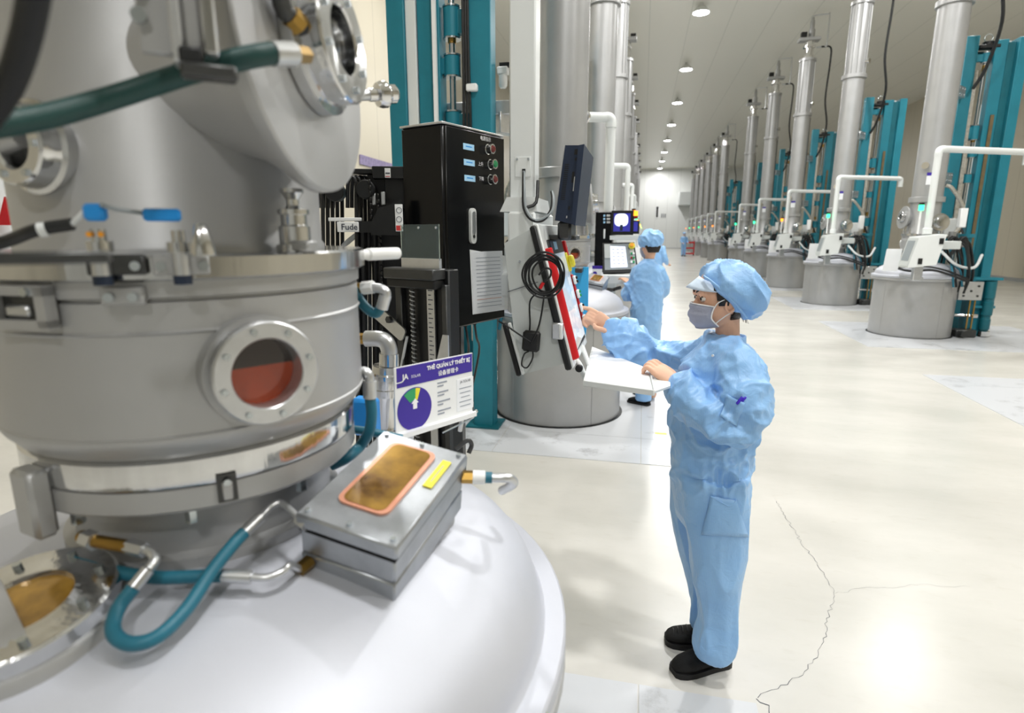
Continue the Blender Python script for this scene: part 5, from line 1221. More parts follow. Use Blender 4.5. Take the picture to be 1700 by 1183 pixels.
b = MB(); b.box(((a.x+c.x)/2, YB+.0, (a.z+c.z)/2-.02), (c.x-a.x, .3, .10), bev=.01); b.build('desk', 'white_paint', st2)
b = MB(); b.box((a.x+.1, YB+.12, a.z/2), (.10, .10, a.z), bev=.01); b.box((a.x+.1, YB+.12, .012), (.3, .3, .024)); b.build('pedestal', 'white_paint', st2)
ec = ybox(983, 441, 1000, 463, 'equipment_card', 'white_plastic', None, 6.0, .006, .001)
tag(ec, 'small white and purple equipment card by the round window of the second furnace', 'sign')
ORG[ec.name] = Vector(ec.location)
ybox(983, 441, 1000, 446, 'header_band', 'purple', ec, 5.997, .004, 0)
p = atY(987.5, 454, 5.996); b = MB(); b.cyl(p, p+Vector((0, -.003, 0)), .022, n=20); b.build('dial', 'purple', ec)
# conduit of the second furnace
cdt = thing('conduit_pipe', 'white bent conduit pipe from the second furnace down to its station', 'pipe', (.36-.75, 6.6, 1.95))
zt_ = 2.89
b = MB(); b.tube([(-.385, 6.6, 1.93), (-.385, 6.6, zt_-.06)], .05, 16, 1); b.tube([(-.385, 6.6, zt_-.08), (-.385, 6.6, zt_-.03), (-.41, 6.59, zt_), (-.46, 6.58, zt_)], .053, 16, 4); b.tube([(-.44, 6.58, zt_), (-1.7, 6.1, zt_)], .05, 16, 1); b.build('pipe', 'white_paint', cdt)
b = MB(); b.tube([(-.385, 6.6, zt_-.10), (-.385, 6.6, zt_-.05)], .058, 16, 1); b.build('collar', 'white_paint', cdt)

# ------------------------------------------------------------------ far things
tro = thing('red_trolley', 'red three-shelf trolley standing at the far end of the aisle', 'trolley', (3.3, 46, 0))
p0 = atZ(1143, 424, 0); s_ = .36; px_, py_ = p0.x, p0.y
for z in (.15, .55, .95): b = MB(); b.box((px_, py_, z), (.75, .5, .10), bev=.01); b.build('shelf', 'red', tro)
for sx in (-1, 1):
    for sy in (-1, 1): b = MB(); b.cyl((px_+sx*.35, py_+sy*.22, .06), (px_+sx*.35, py_+sy*.22, 1.05), .025, n=8); b.build('post', 'red', tro)
for sx in (-1, 1):
    for sy in (-1, 1): b = MB(); b.cyl((px_+sx*.35-.02, py_+sy*.22, .055), (px_+sx*.35+.02, py_+sy*.22, .055), .055, n=10); b.build('caster', 'rubber', tro)

# ------------------------------------------------------------------ people
def remesh(mb, voxel, it=4, disp=None, name='tmp'):
    me = bpy.data.meshes.new(name); me.from_pydata([tuple(p) for p in mb.v], [], mb.f)
    bm = bmesh.new(); bm.from_mesh(me); bmesh.ops.recalc_face_normals(bm, faces=bm.faces); bm.to_mesh(me); bm.free()
    o = bpy.data.objects.new(name, me); COL.objects.link(o)
    m = o.modifiers.new('r', 'REMESH'); m.mode = 'VOXEL'; m.voxel_size = voxel
    if it: s = o.modifiers.new('s', 'SMOOTH'); s.factor = .5; s.iterations = it
    dg = bpy.context.evaluated_depsgraph_get(); r = bpy.data.meshes.new_from_object(o.evaluated_get(dg))
    out = MB()
    if disp: out.v = [v.co+v.normal*disp(v.co, v.normal) for v in r.vertices]
    else: out.v = [v.co.copy() for v in r.vertices]
    out.f = [tuple(p.vertices) for p in r.polygons]
    bpy.data.objects.remove(o); bpy.data.meshes.remove(me); bpy.data.meshes.remove(r)
    return out
def ridge(v): return (1-abs(noise.noise(v)))
def cloth(amp=1.0, hot=(), gather=None):
    def f(p, n):
        d = .006*noise.noise(p*4)
        q = Vector((p.x*6+p.z*4, p.y*6, p.z*4.5-p.x*3)); q2 = Vector((p.x*11-p.z*9, p.y*11+p.z*4, p.z*8+p.x*5)); q3 = Vector((p.x*17+p.z*13, p.y*17, p.z*11-p.x*9))
        k = .55; lw = min(1, max(0, (.86-p.z)/.22)); lw = lw*lw*(3-2*lw); k -= .25*lw
        for (c, r, a) in hot:
            dd = (p-c).length
            if dd < r: k += a*(1-dd/r)
        w1 = .022*(ridge(q)**5-.3)+.013*(ridge(q2)**5-.3)+.006*(ridge(q3)**4-.35)
        if lw > 0:
            w2 = .022*(ridge(Vector((p.x*9, p.y*9, p.z*2.2)))**5-.3)+.013*(ridge(Vector((p.x*13, p.y*13+2, p.z*3.5)))**5-.3); w1 = w1*(1-lw)+w2*lw
        d += k*w1
        if gather:
            c, r = gather; dx = p-c; g = max(0, 1-math.hypot(dx.x/r, dx.z/(r*1.4)))
            if g > 0 and n.y < 0: d += g*(.008*math.sin(dx.x*190+dx.z*15)-.006)
        return d*amp
    return f
def limb(mb, pts, rad, n=16, sub=5):
    P = smooth_path(pts, sub); N = len(P); m = len(rad)
    def rf(t):
        x = t*(m-1); i = min(int(x), m-2); f = x-i; f = f*f*(3-2*f); return rad[i]+(rad[i+1]-rad[i])*f
    mb.tube(P, .05, n, 1, r_fn=rf)
    mb.sphere(P[0], rad[0]*.99, 12); mb.sphere(P[-1], rad[-1]*.99, 12)
def finger(mb, base, d, bend_axis, lens, r, bends):
    p = Vector(base); d = Vector(d).normalized(); pts = [p.copy()]
    for L, a in zip(lens, bends):
        d = Matrix.Rotation(a, 3, bend_axis) @ d; p = p+d*L; pts.append(p.copy())
    limb(mb, pts, [r*1.08, r, r*.95, r*.80], 10, 3)
    return pts
def head_parts(body, hc, fwd, neck_to, scale=1.0, up=Vector((0, 0, 1))):
    f = Vector(fwd).normalized(); s = up.cross(f).normalized(); u = f.cross(s)
    S = [(.122, -.005, .006, .015), (.116, .035, -.055, .040), (.10, .062, -.082, .058), (.07, .083, -.097, .070), (.035, .092, -.102, .0755), (.015, .088, -.102, .0755), (0, .084, -.100, .0745), (-.02, .088, -.095, .072), (-.04, .091, -.085, .068), (-.06, .090, -.070, .062), (-.08, .085, -.05, .053), (-.10, .076, -.03, .042), (-.112, .062, -.012, .028)]
    secs = []
    for z, fr, bk, w_ in S:
        secs.append((hc+u*(z*scale)+f*((fr+bk)/2*scale), f, s, (fr-bk)/2*scale, w_*scale))
    body.loft(secs, 28, power=2.15)
    body.tube(smooth_path([hc+u*(-.05*scale)-f*(.028*scale), hc.lerp(Vector(neck_to), .6)-f*.012, neck_to], 4), .048*scale, 16, 1, r_fn=lambda t: (.050-.004*math.sin(t*PI))*scale)
    # nose bridge, nose
    body.loft([(hc+u*(.012*scale)+f*(.083*scale), s, f, .009*scale, .010*scale), (hc+u*(-.015*scale)+f*(.092*scale), s, f, .011*scale, .015*scale), (hc+u*(-.035*scale)+f*(.096*scale), s, f, .016*scale, .020*scale), (hc+u*(-.045*scale)+f*(.090*scale), s, f, .013*scale, .012*scale)], 12)
    # brow ridge
    for k in (-1, 1):
        body.sphere(hc+u*(.028*scale)+f*(.078*scale)+s*(k*.032*scale), (.02*scale,)*3, 10)
        # ear: rim and lobe
        ec = hc+u*(-.012*scale)-f*(.010*scale)+s*(k*.076*scale)
        body.tube([ec+u*(.032*math.sin(t)*scale)+f*((.017*math.cos(t)-.004*math.sin(t))*scale)+s*(k*.010*scale*(1 if math.cos(t) < .3 else .2)) for t in [2*PI*i/12 for i in range(12)]], .0052*scale, 8, 2, closed=True)
        body.sphere(ec-f*.001, (.010*scale, .010*scale, .022*scale), 10)
    return f, s, u
def shoe_mesh(heel, toe, w_=.048, h=.085):
    heel, toe = Vector(heel), Vector(toe); d = (toe-heel); L = d.length; d.normalize(); s = Vector((-d.y, d.x, 0)); z = Vector((0, 0, 1))
    up_ = MB(); secs = []
    for t, ww, hh in ((.0, .55, .80), (.04, .74, .95), (.15, .80, 1.0), (.33, .84, .92), (.5, .92, .74), (.7, 1.0, .58), (.85, .92, .48), (.95, .70, .36), (1.0, .4, .22)):
        H_ = h*hh; secs.append((heel+d*(L*t)+z*(.022+H_/2-.006), s, z, w_*ww, H_/2))
    up_.loft(secs, 20, power=2.4)
    so = MB(); P = []
    for t, ww in ((0, .5), (.03, .72), (.1, .84), (.3, .84), (.5, .94), (.7, 1.04), (.85, .98), (.95, .78), (1.0, .5)): P.append((t, ww))
    ring_ = [heel+d*(L*(1.02*t-.01))+s*(w_*ww*1.03) for t, ww in P]+[heel+d*(L*(1.02*t-.01))-s*(w_*ww*1.03) for t, ww in P[::-1]]
    n = len(ring_); so.add([p+z*.001 for p in ring_]+[p+z*.024 for p in ring_], [tuple(range(n))[::-1], tuple(range(n, 2*n))]+[(i, (i+1) % n, n+(i+1) % n, n+i) for i in range(n)])
    return up_, so
def face_bits(t, body_obj, hc, f, s, u, sc, sides=(-1, 1)):
    for k in sides:
        e = hc+u*(.006*sc)+f*(.0765*sc)+s*(k*.031*sc)
        b = MB(); b.sphere(e, (.0125*sc,)*3, 14); eo = b.build('eye', 'eye_white', body_obj)
        d = (f+s*(k*.12)).normalized(); b = MB(); b.sphere(e+d*(.0065*sc), (.0078*sc,)*3, 12); b.build('iris', 'eye_dark', body_obj)
        b = MB(); b.tube([e+f*(.010*sc)+s*(k*x*sc)+u*((.010-.35*abs(x)**1.0*.5)*sc) for x in (-.016, -.006, .006, .016)], .0022*sc, 6, 3); b.build('eyelash', 'hair', body_obj)
        b = MB(); b.tube([hc+u*(z*sc)+f*(ff*sc)+s*(k*x*sc) for x, z, ff in ((.012, .030, .098), (.028, .036, .094), (.048, .030, .078))], .0032*sc, 6, 3); b.build('eyebrow', 'hair', body_obj)

# --- the woman in front -------------------------------------------------------------
wm = thing('person', 'woman in light blue coverall, cap and grey face mask pointing at the console', 'person', (.31, 2.18, 0))
YC = 2.19
cov = MB(); Xa, Ya, Za = Vector((1, 0, 0)), Vector((0, 1, 0)), Vector((0, 0, 1))
def sec(y, xl, xr, Y, hw):
    a, c = atY(xl, y, Y), atY(xr, y, Y); return ((a+c)/2, Xa, Ya, (c.x-a.x)/2, hw)
cov.loft([sec(556, 1172, 1222, 2.19, .060), sec(568, 1166, 1236, 2.19, .095), sec(580, 1156, 1252, 2.19, .150), sec(600, 1140, 1268, 2.19, .185), sec(630, 1126, 1270, 2.19, .185), sec(665, 1117, 1266, 2.19, .175), sec(700, 1113, 1256, 2.19, .165), sec(740, 1112, 1246, 2.19, .160), sec(775, 1112, 1243, 2.19, .168), sec(810, 1114, 1244, 2.19, .175), sec(840, 1118, 1243, 2.19, .172), sec(862, 1124, 1240, 2.19, .15)], 36, power=2.3)
cov.loft([sec(790, 1126, 1244, 2.09, .085), sec(840, 1130, 1246, 2.09, .092), sec(880, 1136, 1243, 2.09, .088), sec(920, 1142, 1238, 2.09, .080), sec(960, 1150, 1231, 2.085, .072), sec(1000, 1157, 1228, 2.08, .068), sec(1030, 1158, 1228, 2.08, .068), sec(1052, 1153, 1226, 2.08, .070), sec(1070, 1152, 1222, 2.08, .070), sec(1086, 1160, 1214, 2.08, .060)], 28, power=2.2)
cov.loft([sec(790, 1112, 1215, 2.28, .085), sec(840, 1114, 1212, 2.28, .088), sec(880, 1118, 1208, 2.28, .082), sec(920, 1126, 1205, 2.28, .076), sec(960, 1137, 1202, 2.28, .068), sec(1000, 1148, 1202, 2.28, .064), sec(1022, 1148, 1200, 2.28, .064), sec(1040, 1152, 1198, 2.28, .06)], 28, power=2.2)
shN, elN, wrN = atY(1226, 612, 2.035), atY(1220, 698, 1.975), atY(1126, 640, 2.07)
limb(cov, [atY(1210, 592, 2.09), shN, atY(1231, 655, 1.99), elN, atY(1180, 690, 1.97), atY(1146, 660, 2.02), wrN], [.075, .080, .080, .079, .073, .066, .046], 18)
shF, elF, wrF = atY(1160, 592, 2.35), atY(1085, 597, 2.46), atY(1020, 553, 2.45)
limb(cov, [atY(1185, 588, 2.30), shF, atY(1120, 592, 2.42), elF, atY(1050, 577, 2.46), atY(1030, 560, 2.45), wrF], [.08, .076, .070, .078, .092, .072, .046], 18)
hot = ((elN, .2, .9), (elF, .25, .9), (atY(1200, 770, 2.05), .16, .8), (atY(1190, 1040, 2.08), .16, 1.0), (atY(1175, 1010, 2.28), .15, .8), (wrF, .12, .5), (wrN, .12, .6))
cm = remesh(cov, .0065, 5, cloth(1.3, hot, (atY(1196, 788, 2.02), .075))); coverall = cm.build('coverall', 'fabric', wm, angle=180)
# skin body (one mesh): head, neck, trunk core, arms, hands
bd = MB(); hc = atY(1195, 495, 2.175); fw = Vector((-.965, -.26, -.04)); ft, sd, upv = head_parts(bd, hc, fw, Vector((atY(1207, 580, 2.19).x, 2.19, atY(1207, 580, 2.19).z)), .91)
limb(bd, [atY(1205, 585, 2.19), atY(1190, 700, 2.19), atY(1185, 800, 2.19)], [.05, .06, .05])
limb(bd, [shN, atY(1236, 655, 1.99), elN, atY(1160, 675, 2.0), wrN], [.045, .04, .036, .03, .026]); limb(bd, [atY(1205, 600, 2.19), shN], [.05, .045])
limb(bd, [shF, atY(1120, 592, 2.42), elF, atY(1050, 575, 2.455), wrF], [.045, .04, .036, .03, .026]); limb(bd, [atY(1205, 600, 2.19), shF], [.05, .045])
for k, (Yl, xs) in enumerate(((2.09, 1188), (2.28, 1172))): limb(bd, [atY(1185, 800, 2.19), atY(xs+5, 920, Yl), atY(xs+12, 1050, Yl)], [.035, .04, .035])
# far (pointing) hand: palm seen from the thumb side
w0 = atY(1030, 558, 2.45); k0 = atY(988, 527, 2.445)
hd = (k0-w0).normalized(); tmp = Vector((0, 0, 1)); hs = hd.cross(Vector((0, -1, 0))).normalized()   # across the hand in the picture plane
hs = Vector((0, -1, 0)).cross(hd).normalized()
hn = Vector((0, -1, 0))
pal = [(w0, hs, hn, .027, .020), (w0.lerp(k0, .35), hs, hn, .030, .019), (w0.lerp(k0, .7), hs, hn, .037, .019), (k0, hs, hn, .036, .016)]
bd.loft([(Vector(c), Vector(u_), Vector(v_), a_, b_) for c, u_, v_, a_, b_ in pal], 18)
upn = hs if hs.z > 0 else -hs
ax = Vector((0, -1, 0))
# index: straight towards the button
ib = k0+upn*.022+Vector((0, .006, 0)); it = atY(959, 509, 2.455)
limb(bd, [ib-hd*.02, ib.lerp(it, .38)+upn*.006, ib.lerp(it, .72)+upn*.004, it], [.0105, .0095, .0088, .0068], 10, 3)
# middle, ring, little: curled into the palm
for i in range(3):
    bs_ = k0+upn*(.008-.013*i)+Vector((0, .002-.006*i, 0)); q1 = bs_+hd*.030-upn*(.006); q2 = q1-hd*.004-upn*.022; q3 = q2-hd*.020-upn*.004
    limb(bd, [bs_-hd*.015, q1, q2, q3], [.0105, .0098, .0092, .0075], 10, 3)
# thumb from the side of the palm
tb = w0.lerp(k0, .30)+hn*.014-upn*.018; tt = atY(988, 545, 2.40)
limb(bd, [tb, w0.lerp(k0, .55)+hn*.030-upn*.016, tt+upn*.004, tt+hd*.012+upn*.010], [.014, .0115, .0105, .008], 10, 3)
# near hand resting on the tray edge
w1 = atY(1128, 640, 2.075); k1 = atY(1090, 612, 2.12)
hd1 = (k1-w1).normalized(); up1 = Vector((.25, -.45, .86)); up1 = (up1-hd1*up1.dot(hd1)).normalized(); sd1 = up1.cross(hd1).normalized()
if sd1.y > 0: sd1 = -sd1
bd.loft([(w1, sd1, up1, .026, .019), (w1.lerp(k1, .4), sd1, up1, .033, .017), (w1.lerp(k1, .8), sd1, up1, .039, .016), (k1, sd1, up1, .038, .013)], 18)
for i in range(4):
    off = (-.028+.0185*i); bs_ = k1+sd1*off-hd1*.004; L_ = (.030, .034, .032, .025)[i]
    q1 = bs_+hd1*L_+up1*.003; q2 = q1+hd1*.012-up1*.019; q3 = q2-hd1*.004-up1*.016
    limb(bd, [bs_-hd1*.02, q1, q2, q3], [.0098, .0094, .0086, .007], 10, 3)
limb(bd, [w1.lerp(k1, .25)-sd1*.024-up1*.004, w1.lerp(k1, .6)-sd1*.046-up1*.008, k1-sd1*.048+hd1*.012-up1*.014, k1-sd1*.040+hd1*.030-up1*.02], [.014, .011, .010, .008], 10, 3)
bm_ = remesh(bd, .0034, 3); body = bm_.build('body', 'skin', wm, angle=180)
face_bits(wm, body, hc, ft, sd, upv, .91)
# hair shell: cap of hair below the bouffant, open at the face
hr = MB(); sc_ = .91; secs = []
for z, fr, bk, w_ in ((.122, .02, -.03, .025), (.113, .045, -.07, .050), (.10, .070, -.092, .067), (.07, .090, -.107, .079), (.035, .098, -.112, .0845), (.015, .094, -.112, .0845), (0, .090, -.111, .0835), (-.02, .093, -.107, .081), (-.04, .09, -.099, .076), (-.06, .08, -.090, .066), (-.08, .06, -.080, .050)):
    secs.append((hc+upv*(z*sc_)+ft*((fr+bk)/2*sc_), ft, sd, (fr-bk)/2*sc_, w_*sc_))
hr.loft(secs, 64, caps=True, power=2.15)
def keep_hair(fc):
    c = sum((hr.v[i] for i in fc), Vector())/len(fc)-hc; f_ = c.dot(ft)/sc_; z_ = c.dot(upv)/sc_
    lim = .02 if z_ > .055 else (.046+.4*(z_-.03) if z_ > .0 else (.030 if z_ > -.018 else -.036-.2*(z_+.02)))
    return f_ < lim
hr.f = [q for q in hr.f if keep_hair(q)]
hair = hr.build('hair', 'hair', wm, angle=180); m_ = hair.modifiers.new('thickness', 'SOLIDIFY'); m_.thickness = .006; m_.offset = -1
for k in range(7):
    b = MB(); p = hc-ft*(.085*sc_)-upv*(.062*sc_)+sd*(random.uniform(-.02, .05)); b.tube([p, p-ft*.012-upv*.015, p-ft*.018-upv*.035+sd*random.uniform(-.01, .01)], .0007, 4, 3); b.build('hair_strand', 'hair', hair)
# mask
mk = MB(); V = []; F = []; nu, nv = 13, 9
for j in range(nv):
    tv = j/(nv-1); z = (-.012-.100*tv)
    for i in range(nu):
        a = (i/(nu-1)-.5)*2; ang = a*1.22
        fr = .112+.010*math.sin(tv*PI)-.020*max(0, tv-.6)/.4+.004*math.sin(tv*18)*(abs(a) < .9)
        w_ = .078-.006*tv
        V.append(hc+upv*((z+.010*abs(a)**2*(1-tv)*-1+.012*abs(a)**2*tv)*sc_)+ft*((fr-.118+.118*math.cos(ang*.9))*sc_)+sd*(w_*math.sin(ang)*.98*sc_))
for j in range(nv-1):
    for i in range(nu-1): F.append((j*nu+i, j*nu+i+1, (j+1)*nu+i+1, (j+1)*nu+i))
mk.add(V, F); mask = mk.build('face_mask', 'mask_fabric', wm, angle=180)
so_ = mask.modifiers.new('thickness', 'SOLIDIFY'); so_.thickness = .002
for nm, j in (('mask_edge', 0), ('mask_edge', nv-1)):
    b = MB(); b.tube([V[j*nu+i]+ft*.001 for i in range(nu)], .0022, 6, 2); b.build(nm, 'mask_fabric' if j else 'elastic', mask)
for k, i in ((-1, 0), (1, nu-1)):
    kk = 1 if (V[i]-hc).dot(sd) > 0 else -1
    b = MB(); b.tube([V[j*nu+i] for j in range(nv)], .0026, 6, 2); b.build('mask_side_seam', 'elastic', mask)
    eb = hc-ft*(.024*sc_)+sd*(kk*.083*sc_)
    b = MB(); b.tube([V[i+nu], hc+upv*(-.004)+ft*(.03)+sd*(kk*.078*sc_), eb+upv*.012, eb-ft*.006-upv*.010], .0020, 6, 4); b.build('ear_loop', 'elastic', mask)
    b = MB(); b.tube([V[(nv-2)*nu+i], hc+upv*(-.075)+ft*(.03)+sd*(kk*.066*sc_), hc-upv*.05+ft*.0+sd*(kk*.076*sc_), eb-upv*.034, eb-ft*.006-upv*.010], .0020, 6, 4); b.build('ear_loop', 'elastic', mask)
# cap: puffed crown with gathered band and visor
cp = MB()
B0_, B1_ = atY(1167, 452, 2.178), atY(1241, 528, 2.178); dirc = (B1_-B0_).normalized(); nrm = Vector((0, 1, 0)); upc = dirc.cross(nrm); upc = upc if upc.z > 0 else -upc
bmid = (B0_+B1_)/2
def cs(h, sh, ru, rv): return (bmid+upc*h+dirc*sh, dirc, nrm, ru, rv)
cp.loft([cs(-.012, 0, .105, .080), cs(0, 0, .115, .088), cs(.03, .004, .124, .102), cs(.06, .010, .120, .106), cs(.085, .016, .104, .098), cs(.105, .020, .076, .074), cs(.117, .024, .045, .045), cs(.122, .024, .015, .015)], 36, power=2.1)
def capd(p, n):
    q = Vector((p.x*14+p.z*10, p.y*16, p.z*8-p.x*8)); return .016*(ridge(q)**5-.3)+.005*noise.noise(p*11)
cpm = remesh(cp, .006, 4, capd); cap = cpm.build('cap', 'cap_fabric', wm, angle=180)
vs = MB(); V = []; F = []; nu = 15; nr = 5
vt = atY(1147, 463, 2.17)
for j in range(nr):
    t = j/(nr-1)
    for i in range(nu):
        a = (i/(nu-1)-.5)*2.5
        R0 = .086; ro = R0+t*.046*max(0, math.cos(a*1.15))
        V.append(hc+upv*(.076*sc_-.020*t+.014*math.cos(a)*(1-t)-.022*abs(math.sin(a)))+ft*(ro*math.cos(a)*.98-.008)+sd*(.078*sc_*math.sin(a)*(1+.12*t)))
for j in range(nr-1):
    for i in range(nu-1): F.append((j*nu+i, j*nu+i+1, (j+1)*nu+i+1, (j+1)*nu+i))
vs.add(V, F); M('visor_fabric', 'd3e4f6', .55, 0, .02, 10); vis = vs.build('visor', 'visor_fabric', cap, angle=180); so_ = vis.modifiers.new('thickness', 'SOLIDIFY'); so_.thickness = .003
b = MB(); b.tube([atY(x, y, Y) for x, y, Y in ((1168, 458, 2.12), (1180, 466, 2.095), (1197, 480, 2.085), (1213, 496, 2.082), (1226, 510, 2.088), (1240, 528, 2.11))], .0042, 8, 5); b.build('cap_band', 'cap_fabric', cap)
# collar, front flap, pockets, buttons, pen
cl = MB(); secs = []
for (y, xl, xr, hw) in ((600, 1148, 1258, .10), (588, 1160, 1246, .082), (574, 1172, 1238, .066), (562, 1178, 1238, .062), (556, 1180, 1238, .062)): secs.append(sec(y, xl, xr, 2.19, hw))
cl.loft(secs, 36, caps=False); co = cl.build('collar', 'fabric', wm, angle=180); so_ = co.modifiers.new('thickness', 'SOLIDIFY'); so_.thickness = .004; so_.offset = 0
def near_cov(x, y, lo=1.85, hi=2.3):   # first hit of the picture ray on the coverall
    d = ray(x, y).normalized(); best = None
    ok, loc, nr_, idx = coverall.ray_cast(O-Vector(wm.location), d)
    return (loc+Vector(wm.location), nr_) if ok else (atY(x, y, 2.05), Vector((0, -1, 0)))
p, n_ = near_cov(1184, 590); b = MB(); b.cyl(p-n_*.002, p+n_*.004, .0045, n=12); b.build('snap_button', 'elastic', coverall)
p, n_ = near_cov(1230, 664); pen = MB(); u_ = Vector((.55, 0, .8)).normalized(); pen.box(p+n_*.006, (.009, .006, .030), Matrix.Rotation(.6, 3, 'Y'), bev=.002); pen.box(p+n_*.006+Vector((.012, 0, .004)), (.007, .006, .022), Matrix.Rotation(.6, 3, 'Y'), bev=.002); pb2 = pen.build('pen_clip', 'pen_purple', coverall)
def patch(pts, name, lift=.004, sub=8):
    # cloth patch draped on the coverall: bilinear grid between four picture points
    V = []; F = []
    for j in range(sub+1):
        for i in range(sub+1):
            s_, t_ = i/sub, j/sub
            x = (pts[0][0]*(1-s_)+pts[1][0]*s_)*(1-t_)+(pts[3][0]*(1-s_)+pts[2][0]*s_)*t_; y = (pts[0][1]*(1-s_)+pts[1][1]*s_)*(1-t_)+(pts[3][1]*(1-s_)+pts[2][1]*s_)*t_
            p, n_ = near_cov(x, y); V.append(p+n_*lift)
    for j in range(sub):
        for i in range(sub): a = j*(sub+1)+i; F.append((a, a+1, a+sub+2, a+sub+1))
    b = MB(); b.add(V, F); o = b.build(name, 'fabric', coverall, angle=180); m_ = o.modifiers.new('thickness', 'SOLIDIFY'); m_.thickness = .003; m_.offset = 0
    return o, V
patch(((1208, 655), (1236, 668), (1222, 708), (1194, 690)), 'sleeve_pocket')
hp_, V_ = patch(((1180, 822), (1222, 830), (1240, 890), (1165, 886)), 'hip_pocket', .006)
b = MB(); b.tube([near_cov(x, y)[0]+near_cov(x, y)[1]*.007 for x, y in ((1180, 822), (1200, 834), (1212, 838), (1222, 828))], .0028, 6, 4); b.build('pocket_hem', 'fabric', coverall)
# shoes
heels = ((atZ(1213, 1097, .0), atZ(1113, 1113, .0)), (atZ(1196, 1052, 0), atZ(1110, 1067, 0)))
hN, tN = atZ(1208, 1098, 0), atZ(1117, 1118, 0)
for hl_, to_ in ((hN, tN), (Vector((.375, 2.275, 0)), Vector((.170, 2.265, 0)))):
    u1, s1 = shoe_mesh(hl_, to_); sh = remesh(u1, .005, 3).build('shoe', 'shoe', wm, angle=180); s1.build('sole', 'sole', sh)
    d = (to_-hl_).normalized(); sdv = Vector((-d.y, d.x, 0))
    for k in range(4):
        c = hl_+d*(.12+.018*k)+Vector((0, 0, .083-.008*k)); b = MB(); b.tube([c-sdv*.020-Vector((0, 0, .006)), c+Vector((0, 0, .002)), c+sdv*.020-Vector((0, 0, .006))], .0022, 6, 3); b.build('lace', 'rubber', sh)

# --- the operator with his back to the camera, at the second station -----------------
op = thing('person', 'person in light blue coverall and cap seen from behind at the second station', 'person', (.04, 5.85, 0))
YO = 5.86; oc = MB()
oc.loft([sec(432, 1068, 1086, YO, .06), sec(438, 1060, 1092, YO, .10), sec(446, 1052, 1098, YO, .125), sec(465, 1049, 1100, YO, .135), sec(490, 1049, 1101, YO, .135), sec(520, 1047, 1099, YO, .13), sec(550, 1047, 1097, YO, .13), sec(575, 1048, 1096, YO, .125), sec(590, 1050, 1094, YO, .12)], 28, power=2.3)
oc.loft([sec(570, 1046, 1074, YO-.04, .085), sec(610, 1048, 1076, YO-.04, .08), sec(650, 1054, 1082, YO-.06, .075), sec(664, 1054, 1082, YO-.06, .07)], 20)
oc.loft([sec(570, 1070, 1096, YO+.08, .085), sec(610, 1070, 1094, YO+.1, .08), sec(645, 1072, 1090, YO+.14, .075), sec(656, 1072, 1090, YO+.14, .07)], 20)
limb(oc, [atY(1058, 450, YO), atY(1053, 468, YO+.03), atY(1043, 488, YO+.08), atY(1043, 484, YO+.2), atY(1046, 474, YO+.30)], [.065, .065, .075, .062, .045], 14)
limb(oc, [atY(1092, 450, YO), atY(1100, 468, YO+.05), atY(1098, 486, YO+.14), atY(1080, 478, YO+.34)], [.065, .06, .06, .045], 14)
remesh(oc, .012, 3, cloth(1.0, ((atY(1043, 488, YO), .25, .8),))).build('coverall', 'fabric', op, angle=180)
ob = MB(); hco = atY(1079, 408, YO); fo_, so2, uo = head_parts(ob, hco, Vector((-.45, .89, -.12)), atY(1077, 440, YO), .98)
limb(ob, [atY(1077, 440, YO), atY(1075, 520, YO)], [.06, .08])
limb(ob, [atY(1058, 450, YO), atY(1043, 486, YO+.08), atY(1046, 474, YO+.30)], [.04, .035, .028]); limb(ob, [atY(1077, 445, YO), atY(1058, 450, YO)], [.05, .04])
limb(ob, [atY(1092, 450, YO), atY(1098, 486, YO+.14), atY(1080, 478, YO+.34)], [.04, .035, .028]); limb(ob, [atY(1077, 445, YO), atY(1092, 450, YO)], [.05, .04])
for (wx, wy, kx, ky, dY) in ((1046, 471, 1037, 464, .30), (1080, 478, 1074, 470, .34)):
    w_, k_ = atY(wx, wy, YO+dY), atY(kx, ky, YO+dY+.06); h_ = (k_-w_).normalized(); s3 = h_.cross(Vector((0, 0, 1))).normalized(); u3 = s3.cross(h_)
    ob.loft([(w_, s3, u3, .026, .018), (w_.lerp(k_, .6), s3, u3, .038, .016), (k_, s3, u3, .038, .013)], 14)
    for i in range(4): b_ = k_+s3*(-.027+.018*i); limb(ob, [b_-h_*.02, b_+h_*.028, b_+h_*.048-u3*.012, b_+h_*.058-u3*.028], [.0095, .009, .0085, .007], 8, 2)
    limb(ob, [w_.lerp(k_, .3)+s3*.026, w_.lerp(k_, .8)+s3*.048, k_+s3*.044+h_*.025], [.013, .011, .008], 8, 2)
for Yl, xs in ((YO-.04, 1063), (YO+.1, 1080)): limb(ob, [atY(1073, 560, Yl), atY(xs, 610, Yl), atY(xs+4, 655, Yl)], [.06, .05, .035])
obo = remesh(ob, .006, 3).build('body', 'skin', op, angle=180)
face_bits(op, obo, hco, fo_, so2, uo, .98)
hr = MB(); hr.loft([(hco+uo*z+fo_*((fr+bk)/2), fo_, so2, (fr-bk)/2, w_) for z, fr, bk, w_ in ((.10, .05, -.09, .06), (.05, .07, -.112, .08), (.0, .01, -.114, .083), (-.03, -.03, -.108, .074), (-.07, -.045, -.09, .056))], 24); remesh(hr, .008, 2).build('hair', 'hair', op, angle=180)
oc2 = MB(); oc2.loft([(hco+Vector((0, 0, z))+fo_*o, fo_, so2, a, c) for z, o, a, c in ((-.01, -.02, .100, .096), (.02, -.015, .115, .112), (.06, -.012, .122, .116), (.10, -.01, .110, .104), (.135, -.012, .078, .076), (.15, -.012, .035, .035))], 28); ocap = remesh(oc2, .008, 3, capd).build('cap', 'cap_fabric', op, angle=180)
vs = MB(); V = []; F = []; nu = 11
